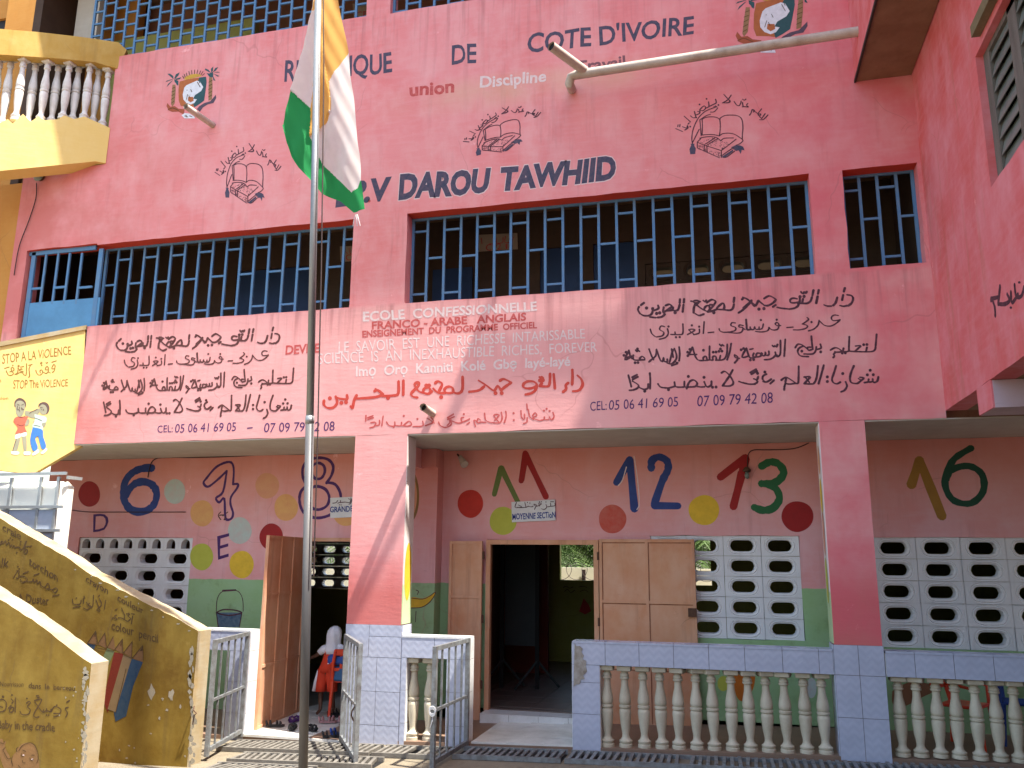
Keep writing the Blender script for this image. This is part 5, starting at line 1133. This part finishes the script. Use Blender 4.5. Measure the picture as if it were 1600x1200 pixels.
# carrot and fruits glimpsed behind the balusters
pw(lambda P: P.poly([(1144, 1046), (1156, 1040), (1176, 1042), (1180, 1056), (1176, 1078), (1162, 1095), (1152, 1090), (1144, 1066)], True), simple("orange_wall_paint", (.50, .13, .01), .7), "painted_fruit")
pw(lambda P: P.poly([(1394, 1080), (1420, 1066), (1450, 1068), (1462, 1078), (1440, 1090), (1412, 1104), (1395, 1100)], True), simple("brown_fruit_paint", (.25, .11, .05), .7), "painted_fruit")
pw(lambda P: P.disc(1268, 1075, 8, 16, 20), M_aqua, "painted_fruit"); pw(lambda P: P.disc(1130, 1068, 9, 12, 20), M_lime, "painted_fruit")
# ovals running down the narrow inner sides of the columns
sp = PX(.966); 
for cy, ry, mt in ((775, 24, M_yp), (835, 30, simple("worn_red_outline", (.60, .25, .18), .8)), (905, 30, M_lime), (715, 20, M_peachl)):
    q = Paint(sp, .003); z_ = sp.at(1283, cy).z; yc = .15
    k = [Vector((.962, yc+.085*math.cos(t), z_+ry/130*math.sin(t))) for t in [2*math.pi*i/30 for i in range(30)]]; mk("painted_oval", k, [tuple(range(30))], mt, pier)
zc = FAC.at(632, 893).z
k = [Vector((-3.6735, .14+.105*math.cos(t), zc+.33*math.sin(t))) for t in [2*math.pi*i/34 for i in range(34)]]; mk("painted_oval", k, [tuple(range(34))], M_yp, col)

# ================================================================== FLAGPOLE AND FLAG
pbz = G(-3.85); b0 = Vector((-3.80, -1.95, pbz)); tp = PY(-1.95).at(497, 5); top = b0+(tp-b0)*1.02
b0 = PY(-1.95).at(474, 1215); b0.z = pbz
fp = thing("flagpole", "tall grey steel flagpole standing in the yard before the left doorway", "flagpole", b0)
mid = b0+(tp-b0)*.42
m_ = MB(); m_.tube([b0, mid], .042, 16); m_.build("pole_lower", simple("dark_pole_grey", (.085, .085, .09), .5, .5, 6, .2, .3, dark=(.16, .15, .14), streak=(1, 1, .2)), fp, smooth=True)  # lower length is a darker grey than the upper
m_ = MB(); m_.tube([mid, top], .037, 16); m_.build("pole_upper", M_pole, fp, smooth=True)
m_ = MB(); m_.tube([mid-Vector((0, 0, .05)), mid+Vector((0, 0, .03))], .044, 16); m_.build("collar", M_pole, fp, smooth=True)
rp = lambda px, py: PY(-1.99).at(px, py)
m_ = MB(); m_.tube([rp(505, -5), rp(506, 100), rp(504.5, 250), rp(502, 420), rp(499, 560), rp(496, 700), rp(490, 900)], .007, 6); m_.build("halyard_rope", M_wire, fp)
FPL = PY(-1.86)
ff = lambda x, y: (430+x*.2998, y*.3)
def fpoly(d): return [[ff(*p) for p in q] for q in S(d)]
OUT = fpoly("215,-20 205,50 165,170 120,310 85,475 45,655 62,745 95,825 130,880 190,942 240,1005 340,1048 420,1118 475,1097 462,1000 450,940 440,800 410,560 375,262 345,110 318,-20")[0]
REG = [("g", fpoly("85,475 180,560 178,712 205,790 240,850 400,1005 432,985 450,940 462,1000 475,1097 420,1118 340,1048 240,1005 190,942 130,880 95,825 62,745 45,655")),
       ("o", fpoly("215,-20 213,40 200,70 240,60 225,200 200,330 188,440 180,560 178,712 235,655 275,625 292,580 292,520 285,430 310,380 375,262 345,110 318,-20")),
       ("o", fpoly("215,-20 205,60 225,40"))]
def inside(p, poly):
    x, y = p; c = False; j = len(poly)-1
    for i in range(len(poly)):
        (xi, yi), (xj, yj) = poly[i], poly[j]
        if (yi > y) != (yj > y) and x < (xj-xi)*(y-yi)/(yj-yi)+xi: c = not c
        j = i
    return c
def fold(px, py):
    X, Y = (px-430)/.3, py/.3
    d = .035*math.sin((X*.9-Y*.2)*.026)+.016*math.sin((X+Y*.3)*.045+1)+.004*math.sin((X-Y*.5)*.09)
    if inside((px, py), fold.back): d += .02
    if inside((px, py), fold.front): d -= .025
    return d
fold.front = fpoly("235,60 205,330 178,712 235,655 292,590 290,510 265,330 255,60")[0]
fold.back = fpoly("85,475 178,560 178,712 240,850 190,942 95,825 45,655")[0]
FV = {"o": ([], [], {}), "w": ([], [], {}), "g": ([], [], {})}
st_ = 1.15
def left_right(py):
    xs = []; n = len(OUT)
    for i in range(n):
        (x0, y0), (x1, y1) = OUT[i], OUT[(i+1) % n]
        if (y0 > py) != (y1 > py): xs.append(x0+(x1-x0)*(py-y0)/(y1-y0))
    return (min(xs), max(xs)) if len(xs) >= 2 else None
rows = []; py = -4
NX = 100
while py < 335.3:
    lr = left_right(py); rows.append((py, lr)); py += 1.3
for j in range(len(rows)-1):
    (ya, la), (yb_, lb) = rows[j], rows[j+1]
    if la is None or lb is None: continue
    for i in range(NX):
        c = ((la[0]+(la[1]-la[0])*(i+.5)/NX+lb[0]+(lb[1]-lb[0])*(i+.5)/NX)/2, (ya+yb_)/2); k = "w"
        for kk, pls in REG:
            if any(inside(c, q) for q in pls): k = kk; break
        Vv, Ff, idx = FV[k]; q = []
        for (a, bq, y, l) in ((j, i, ya, la), (j, i+1, ya, la), (j+1, i+1, yb_, lb), (j+1, i, yb_, lb)):
            if (a, bq) not in idx:
                x = l[0]+(l[1]-l[0])*bq/NX; p = FPL.at(x, y); dd = fold(x, y); r_ = (p-CAM).normalized()
                idx[(a, bq)] = len(Vv); Vv.append(p+Vector((0, 1, 0))*dd)
            q.append(idx[(a, bq)])
        Ff.append(tuple(q))
fg = thing("flag", "orange white and green flag hanging limp from the steel pole", "flag", FPL.at(500, 100))
for k, mt in (("o", M_fo), ("w", M_fw), ("g", M_fg)): mk("flag_stripe", FV[k][0], FV[k][1], mt, fg, smooth=True)
m_ = MB(); kp = FPL.at(557, 335)
for dx in (-.02, .01, .03): m_.tube([kp+Vector((dx*.3, 0, 0)), kp+Vector((dx, -.01, -.06)), kp+Vector((dx*1.6, 0, -.13))], .004, 5)
m_.build("frayed_thread", M_sign, fg)
# ================================================================== CHILDREN
def skinbody(name, J, E, parent, mat):
    """one continuous body grown over joints: J name -> (point, radius)"""
    names = list(J); me = bpy.data.meshes.new(name); wl = WL[parent.name]
    me.from_pydata([tuple(Vector(J[n][0])-wl) for n in names], [(names.index(a), names.index(b)) for a, b in E], [])
    o = bpy.data.objects.new(name, me); link(o, parent, wl)
    md = o.modifiers.new("skin", 'SKIN'); md.use_smooth_shade = True
    if not me.skin_vertices: me.skin_vertices.new()
    for i, n in enumerate(names):
        sv = me.skin_vertices[0].data[i]; r = J[n][1]; sv.radius = (r, r) if not isinstance(r, tuple) else r; sv.use_root = (i == 0)
    ss = o.modifiers.new("sub", 'SUBSURF'); ss.levels = 2; ss.render_levels = 2
    me.materials.append(mat); return o
def loft(name, rings, mat, parent, n=18, fold=0.0, cap=(True, True)):
    V = []; Fc = []
    for k, (c, rx, ry) in enumerate(rings):
        for i in range(n):
            t = 2*math.pi*i/n; f = 1+fold*math.sin(t*5+k*.6)
            V.append(Vector(c)+Vector((rx*f*math.cos(t), ry*f*math.sin(t), 0)))
    for k in range(len(rings)-1):
        for i in range(n): j = (i+1) % n; Fc.append((k*n+i, k*n+j, k*n+n+j, k*n+n+i))
    if cap[0]: Fc.append(tuple(range(n-1, -1, -1)))
    if cap[1]: Fc.append(tuple(range((len(rings)-1)*n, len(rings)*n)))
    return mk(name, V, Fc, mat, parent, smooth=True)
def hand(o_, d, palm, parent, mat):
    d = d.normalized(); up = Vector((0, 0, 1)); s = d.cross(up).normalized(); J = {}; E = []
    J["w"] = (o_, .014); J["p"] = (o_+d*.035, (.018, .010)); E.append(("w", "p"))
    for i, L_ in enumerate((.030, .036, .034, .026)):
        a = o_+d*.05+up*(.014-.0095*i); J["a%d" % i] = (a, .0058); J["b%d" % i] = (a+d*L_*.55-s*.004, .005); J["c%d" % i] = (a+d*L_*.95-s*.014, .0042)
        E += [("p", "a%d" % i), ("a%d" % i, "b%d" % i), ("b%d" % i, "c%d" % i)]
    J["t0"] = (o_+d*.02+up*.016, .0065); J["t1"] = (o_+d*.04+up*.03, .0055); E += [("w", "t0"), ("t0", "t1")]
    return skinbody("hand", J, E, parent, mat)
def child(label, y, head, feet_z, pose, cloth, skin):
    W = lambda px, py, dy=0.0: PY(y+dy).at(px, py)
    ch = thing("person", label, "person", W(*pose["root"]), None); ch.location.z = feet_z; WL[ch.name] = ch.location.copy()
    J = {k: (W(*v[0]), v[1]) for k, v in pose["J"].items()}
    skinbody("body", J, pose["E"], ch, skin)
    return ch, W, J
E_ = [("pel", "wst"), ("wst", "chs"), ("chs", "nck"), ("nck", "hd0"), ("hd0", "hd1"), ("chs", "sL"), ("sL", "eL"), ("eL", "wL"), ("chs", "sR"), ("sR", "eR"), ("eR", "wR"),
      ("pel", "hL"), ("hL", "kL"), ("kL", "aL"), ("aL", "tL"), ("pel", "hR"), ("hR", "kR"), ("kR", "aR"), ("aR", "tR")]
Yc = 1.2
pose = {"root": ((508, 1112)), "E": E_, "J": {
 "pel": ((512, 1046), (.085, .07)), "wst": ((515, 1034), (.078, .06)), "chs": ((520, 1018), (.082, .06)), "nck": ((522, 1006), .032), "hd0": ((523, 998), .07), "hd1": ((523, 989), .07),
 "sL": ((508, 1012.5), .033), "eL": ((495, 1024, -.02), .025), "wL": ((484, 1029, .06), .018), "sR": ((533, 1012.5), .033), "eR": ((541, 1025, .05), .025), "wR": ((535, 1034, .2), .018),
 "hL": ((505, 1055), .055), "kL": ((501, 1081, .02), .036), "aL": ((500.5, 1109, -.02), .023), "tL": ((494, 1116, -.10), (.024, .014)),
 "hR": ((518, 1055), .055), "kR": ((519, 1080, -.03), .036), "aR": ((521, 1107, .06), .023), "tR": ((518, 1113, -.04), (.024, .014))}}
fz = PY(Yc).at(500, 1117).z
c1, W, J = child("child in a red pinafore and white headscarf seen from behind at the left doorway", Yc, None, fz, pose, None, M_skin)
hand(J["wL"][0], J["wL"][0]-J["eL"][0], 0, c1, M_skin)
rg = lambda L_: [(W(px, py, dy), rx, ry) for px, py, dy, rx, ry in L_]
loft("tunic", rg([(511, 1050, 0, .118, .09), (512, 1042, 0, .112, .085), (515, 1033, 0, .100, .075), (518, 1024, 0, .104, .075), (520, 1015, 0, .106, .07), (521, 1009, 0, .07, .05), (522, 1006.5, 0, .045, .04)]), M_redc, c1, fold=.025)
loft("sleeve", rg([(507, 1020, -.01, .045, .045), (508, 1013, 0, .05, .05), (511, 1009, 0, .03, .04)]), M_scarf, c1)
m_ = MB(); m_.tube([W(513, 1011), W(506, 1014), W(499, 1020.5, -.015)], [.045, .05, .042], 12); m_.build("sleeve", M_scarf, c1, smooth=True)
m_ = MB(); m_.tube([W(528, 1010), W(534, 1013), W(539, 1021, .03)], [.045, .05, .042], 12); m_.build("sleeve", M_scarf, c1, smooth=True)
for hx, kx in ((505, 502), (517, 519)):
    m_ = MB(); m_.tube([W(hx+1, 1045), W(hx, 1056), W(kx, 1070), W(kx-.5, 1080)], [.075, .075, .068, .07], 14); m_.build("shorts_leg", M_redc, c1, smooth=True)
m_ = MB(); m_.tube([W(497.5, 1048, -.0), W(494, 1062, -.01), W(490.5, 1080, -.02)], [.018, .024, .028], 8); m_.build("side_stripe", M_scarf, c1, smooth=True)
loft("headscarf", rg([(519.5, 1022, -.02, .085, .06), (520, 1015, -.02, .105, .075), (521, 1008, -.0, .098, .078), (522, 1001, 0, .093, .088), (523, 993, 0, .098, .10), (523.5, 985.5, 0, .085, .095), (524, 980.5, 0, .058, .07), (524, 978, 0, .02, .03)]), M_scarf, c1, n=36, fold=.085)
pr_ = Paint(PY(Yc-.085), .002)
strokes(pr_, "512,1030 516,1028 514,1033/521,1026 524,1031/512,1037 518,1036 522,1038", lambda x, y: (x, y), 1.0); pr_.build("printed_pattern", M_scarf, c1)
Y2 = 1.75
pose2 = {"root": ((463, 1112)), "E": E_, "J": {
 "pel": ((463, 1050), (.085, .07)), "wst": ((463, 1038), (.078, .06)), "chs": ((464, 1020), (.082, .06)), "nck": ((464, 1006), .032), "hd0": ((465, 997), .055), "hd1": ((465, 985), .060),
 "sL": ((455, 1014), .033), "eL": ((453, 1030), .025), "wL": ((462, 1038, -.12), .018), "sR": ((474, 1014), .033), "eR": ((479, 1028), .025), "wR": ((484, 1030, -.1), .018),
 "hL": ((459, 1058), .05), "kL": ((459, 1082), .034), "aL": ((459, 1106), .022), "tL": ((457, 1110, -.10), (.024, .014)),
 "hR": ((467, 1058), .05), "kR": ((468, 1082), .034), "aR": ((469, 1106), .022), "tR": ((469, 1110, -.10), (.024, .014))}}
c2, W, J = child("child in a pale green top and beige skirt half hidden inside the left doorway", Y2, None, PY(Y2).at(460, 1110).z, pose2, None, M_skin)
rg = lambda L_: [(W(px, py, dy), rx, ry) for px, py, dy, rx, ry in L_]
loft("top", rg([(463, 1052, 0, .11, .085), (463, 1038, 0, .10, .08), (464, 1022, 0, .11, .08), (464, 1012, 0, .10, .06), (464, 1007, 0, .05, .045)]), M_greenc, c2, fold=.03)
loft("skirt", rg([(463, 1088, 0, .13, .11), (463, 1070, 0, .12, .10), (463, 1052, 0, .105, .09)]), M_beigec, c2, fold=.05)
for a, c in (((456, 1012), (453, 1026)), ((473, 1012), (478, 1024))):
    m_ = MB(); m_.tube([W(*a), W(*c)], [.045, .04], 12); m_.build("sleeve", M_greenc, c2, smooth=True)
hand(J["wL"][0], Vector((.5, -1, .1)), 0, c2, M_skin)
# face of the second child: eyes, nose, mouth, ears on the side turned to the yard
hp = J["hd1"][0]
m_ = MB()
for sx in (-.022, .022): m_.lathe([(.001, -.008), (.008, 0), (.001, .008)], 8, tuple(hp+Vector((sx, -.055, -.02))))
m_.build("eye", M_scarf, c2)
m_ = MB(); m_.tube([hp+Vector((0, -.062, -.02)), hp+Vector((0, -.074, -.045))], [.006, .011], 8); m_.build("nose", M_skin, c2)
m_ = MB(); m_.tube([hp+Vector((-.016, -.056, -.066)), hp+Vector((0, -.062, -.066)), hp+Vector((.016, -.056, -.066))], .006, 8); m_.build("mouth", M_dred, c2)
m_ = MB()
for sx in (-.066, .066): m_.lathe([(.004, -.018), (.012, 0), (.004, .018)], 8, tuple(hp+Vector((sx, 0, -.03))))
m_.build("ear", M_skin, c2)
loft("hair", [(hp+Vector((0, .01, .0)), .066, .068), (hp+Vector((0, .01, .03)), .058, .06), (hp+Vector((0, .01, .055)), .03, .035)], M_blk, c2)

# ================================================================== CHAIRS
def chair(label, c, rot, mat, group=None, bag=None):
    r = thing("plastic_chair", label, "chair", c, group); M = frameM(c, (math.cos(rot), math.sin(rot), 0)); T = lambda *p: M @ Vector(p)
    m_ = MB(); m_.box((-.2, -.19, .40), (.2, .19, .43), M, .012); m_.build("seat", mat, r)
    for x in (-.19, .19):
        for y, dy in ((-.18, -.03), (.18, .04)):
            m_ = MB(); m_.tube([T(x, y, .41), T(x*1.12, y+dy, 0)], [.026, .018], 8); m_.build("leg", mat, r)
    for x in (-.19, .19): m_ = MB(); m_.tube([T(x, .19, .42), T(x*1.02, .24, .62), T(x*.9, .27, .80)], [.024, .022, .02], 8); m_.build("backrest_post", mat, r)
    m_ = MB()
    for k in range(9):
        pass
    m_.box((-.19, .245, .74), (.19, .27, .82), M, .01); m_.box((-.18, .225, .55), (.18, .245, .59), M, .008)
    for x in (-.09, 0, .09): m_.box((x-.02, .235, .58), (x+.02, .255, .75), M)
    m_.build("backrest", mat, r)
    m_ = MB()
    for x in (-.21, .21): m_.tube([T(x, -.17, .42), T(x*1.05, -.16, .60), T(x*1.05, .05, .63), T(x, .23, .64)], .018, 8)
    m_.build("armrest", mat, r); return r
cz = PY(1.1).at(524, 1117).z
cc = PY(1.25).at(541, 1112); cc.z = cz
chair("red plastic chair beside the child with the white headscarf", cc, R(205), M_redpl)
bg_ = thing("school_bag", "blue school bag hung on the back of the red plastic chair", "bag", PY(1.02).at(528, 1030)); q_ = PY(1.0).at(529, 1030)
MB().box((q_.x-.15, q_.y-.03, q_.z-.07), (q_.x+.16, q_.y+.08, q_.z+.055), None, .025).build("bag_body", M_bluepl, bg_)
MB().box((q_.x-.10, q_.y-.02, q_.z-.27), (q_.x+.16, q_.y+.08, q_.z-.09), None, .025).build("bag_pocket", simple("teal_nylon", (.03, .10, .22), .6), bg_)
pz = PY(.9).at(1530, 1190)
for (px, yy, rot, mt, lb) in ((1512, .62, R(60), M_redpl, "red plastic chair behind the far right balustrade"), (1606, .95, R(-15), M_bluepl, "blue plastic chair at the right edge behind the far balustrade")):
    q_ = PY(yy).at(px, 1150); q_.z = G(q_.x)+.05; chair(lb, q_, rot, mt)

# ================================================================== SHOES
def shoe(label, px, py, rot, mat, y=None, sc_=1.0, group="children's shoes left at the left doorway"):
    zf = G(-5.0)+.06; d = ray(px, py); t = (zf-CAM.z)/d.z; c = CAM+d*t; c.z = zf
    r = thing("sandal", label, "shoe", c, group); M = frameM(c, (math.cos(rot), math.sin(rot), 0)) @ Matrix.Scale(sc_, 4)
    out = [(-.085, -.022), (-.06, -.03), (0, -.026), (.05, -.036), (.085, -.026), (.098, 0), (.08, .028), (.04, .034), (-.01, .024), (-.06, .028), (-.088, .02), (-.095, 0)]
    V = [M @ Vector((x, y_, z)) for z in (0, .018) for x, y_ in out]; n = len(out)
    mk("sole", V, [tuple(range(n-1, -1, -1)), tuple(range(n, 2*n))]+[(i, (i+1) % n, n+(i+1) % n, n+i) for i in range(n)], mat, r)
    for x, h_ in ((.055, .045), (.02, .055), (-.05, .06)):
        m_ = MB(); m_.tube([M @ Vector((x, -.034, .012)), M @ Vector((x-.004, -.026, h_*.8)), M @ Vector((x-.006, 0, h_)), M @ Vector((x-.004, .026, h_*.8)), M @ Vector((x, .034, .012))], .010*sc_, 6); m_.build("strap", mat, r)
    m_ = MB(); m_.tube([M @ Vector((-.085, -.02, .02)), M @ Vector((-.096, 0, .055)), M @ Vector((-.085, .02, .02))], .011*sc_, 6); m_.build("heel_strap", mat, r)
for px, py, rot, mt, lb in ((457, 1139, 1.9, M_blk, "black sandal left of the flagpole, nearest pair"), (486, 1141, 2.6, M_blk, "black sandal just right of the flagpole"), (462, 1127, 1.3, M_purp, "dark patterned sandal behind the black one left of the pole"),
                            (469, 1123, 2.0, M_scarf, "white and black sandal touching the foot of the pole's left side"), (512, 1129, .3, M_pnk, "pink shoe on the tiles below the red chair"), (528, 1128, .2, M_pnk, "pale pink shoe beside the first pink one"),
                            (525, 1120, .4, M_blk, "black sandal behind the pink shoes"), (533, 1116, .5, M_blk, "black sandal by the red chair's leg"), (519, 1152, .5, M_blk, "black sandal at the edge of the tiled entrance"), (531, 1148, .2, M_bluepl, "navy sandal at the right edge of the entrance"), (430, 1135, .4, M_blk, "dark flat sandal under the open orange door leaf")):
    shoe(lb, px, py, rot, mt, sc_=1.15)

# ================================================================== INSIDE THE ROOMS
be = thing("blackboard_easel", "dark blackboard on a wooden easel inside the middle classroom", "easel", (-2.9, 3.2, .05))
pe = PY(3.2); a = pe.at(790, 852); c = pe.at(838, 1010)
MB().box((a.x, 3.2, c.z), (c.x, 3.23, a.z)).build("board", M_board, be)
for px in (786, 840): p = pe.at(px, 850); MB().box((p.x-.03, 3.17, .05), (p.x+.03, 3.2, p.z)).build("post", M_dark, be)
for px in (786, 840):
    p = pe.at(px, 1000); m_ = MB(); m_.tube([Vector((p.x, 3.19, .45)), Vector((p.x-.28, 2.95, .07))], .02, 6); m_.tube([Vector((p.x, 3.19, .45)), Vector((p.x+.28, 3.4, .07))], .02, 6); m_.build("foot", M_board, be)
ds = thing("school_desk", "dark low school desk in the depth of the middle classroom", "desk", (-1.9, 4.3, .05))
MB().box((-2.3, 4.1, .62), (-1.3, 4.5, .66)).build("desk_top", M_wood, ds)
for x in (-2.25, -1.35):
    for y in (4.14, 4.46): MB().box((x-.02, y-.02, .055), (x+.02, y+.02, .62)).build("leg", M_wood, ds)
MB().box((-2.3, 3.75, .36), (-1.3, 3.95, .39)).build("bench", M_wood, ds)
for x in (-2.25, -1.35): MB().box((x-.02, 3.8, .055), (x+.02, 3.9, .36)).build("bench_leg", M_wood, ds)
P = Paint(PY(6.6), .004); strokes(P, "880,918 885,916 890,919 895,917/882,924 887,921 892,926 898,922/905,917 912,916 917,918/906,924 914,922 919,925", lambda x, y: (x, y), 1.0); P.build("wall_lettering", M_brnd, school)
P = Paint(PY(6.6), .004); P.poly([(905, 955), (912, 935), (920, 945), (924, 955), (914, 960)]); P.build("painted_fruit", M_dred, school)

# ================================================================== BEHIND THE SCHOOL
bw = thing("perimeter_wall", "pale sunlit yard wall seen through the classroom window", "wall", (-4, 10, 0))
wt_ = PY(10).at(905, 887).z
MB().box((-20, 10, -.3), (12, 10.2, wt_), None).build("wall_face", simple("cream_wall_paint", (.80, .74, .58), .9, .2, 2), bw)
rz = thing("razor_wire", "coiled razor wire along the top of the pale yard wall", "wire", (-4, 9.85, wt_))
m_ = MB(); m_.tube([(-13+.0035*i+.0, 9.9+.03*math.sin(i*.21), wt_-.02+.16*math.sin(i*.21+1.57)+.0*i) if False else (-13+i*.02+.14*math.cos(i*.35), 9.9, wt_-.1+.17*math.sin(i*.35)) for i in range(1150)], .006, 4, False); m_.build("coil", M_wire, rz)
pst = PY(9.95).at(912, 890); MB().box((pst.x-.04, 9.93, -.2), (pst.x+.04, 9.98, pst.z)).build("post", M_wire, rz)
rnd = random.Random(21)
def palm(label, x, y, h_, n=26, L_=3.0):
    t = thing("palm_tree", label, "palm tree", (x, y, -.2), "palms behind the yard wall")
    m_ = MB(); m_.tube([(x, y, -.2), (x+.1, y, h_*.5), (x+.05, y, h_)], [.22, .17, .14], 10); m_.build("trunk", M_bark, t)
    V = []; Fc = []
    for k in range(n):
        a = rnd.uniform(0, 6.28); el = rnd.uniform(-.5, 1.1); l = L_*rnd.uniform(.7, 1.1); prev = Vector((x+.05, y, h_)); d = Vector((math.cos(a)*math.cos(el), math.sin(a)*math.cos(el), math.sin(el)))
        for s_ in range(16):
            d = (d+Vector((0, 0, -.085))).normalized(); nx = prev+d*(l/16); side = d.cross(Vector((0, 0, 1))).normalized()
            lw_ = .75*math.sin(math.pi*(s_+1.5)/18)
            for sg in (-1, 1):
                for q in range(2):
                    b0_ = prev+(nx-prev)*(q*.5); tip = b0_+side*sg*lw_+d*.25+Vector((0, 0, -.25*lw_+rnd.uniform(-.05, .05))); n0 = len(V)
                    V.extend([b0_, b0_+d*.05, tip]); Fc.append((n0, n0+1, n0+2))
            n0 = len(V); V.extend([prev-side*.012, prev+side*.012, nx+side*.01, nx-side*.01]); Fc.append((n0, n0+1, n0+2, n0+3)); prev = nx
    mk("crown", V, Fc, M_leaf, t)
xs = [(-4.6, 13, 2.6, "low spreading palm seen through the middle classroom window"), (-3.2, 14.5, 3.6, "palm rising behind the low one in the classroom window"), (-9.5, 13.5, 3.2, "palm behind the left classroom"), (-12.5, 14.5, 3.9, "tall palm furthest left behind the school"),
      (-.5, 13.6, 3.1, "palm behind the right block screen"), (-6.8, 15, 4.0, "palm between the two classrooms, far back")]
for x, y, h_, lb in xs: palm(lb, x, y, h_, 40)
#END
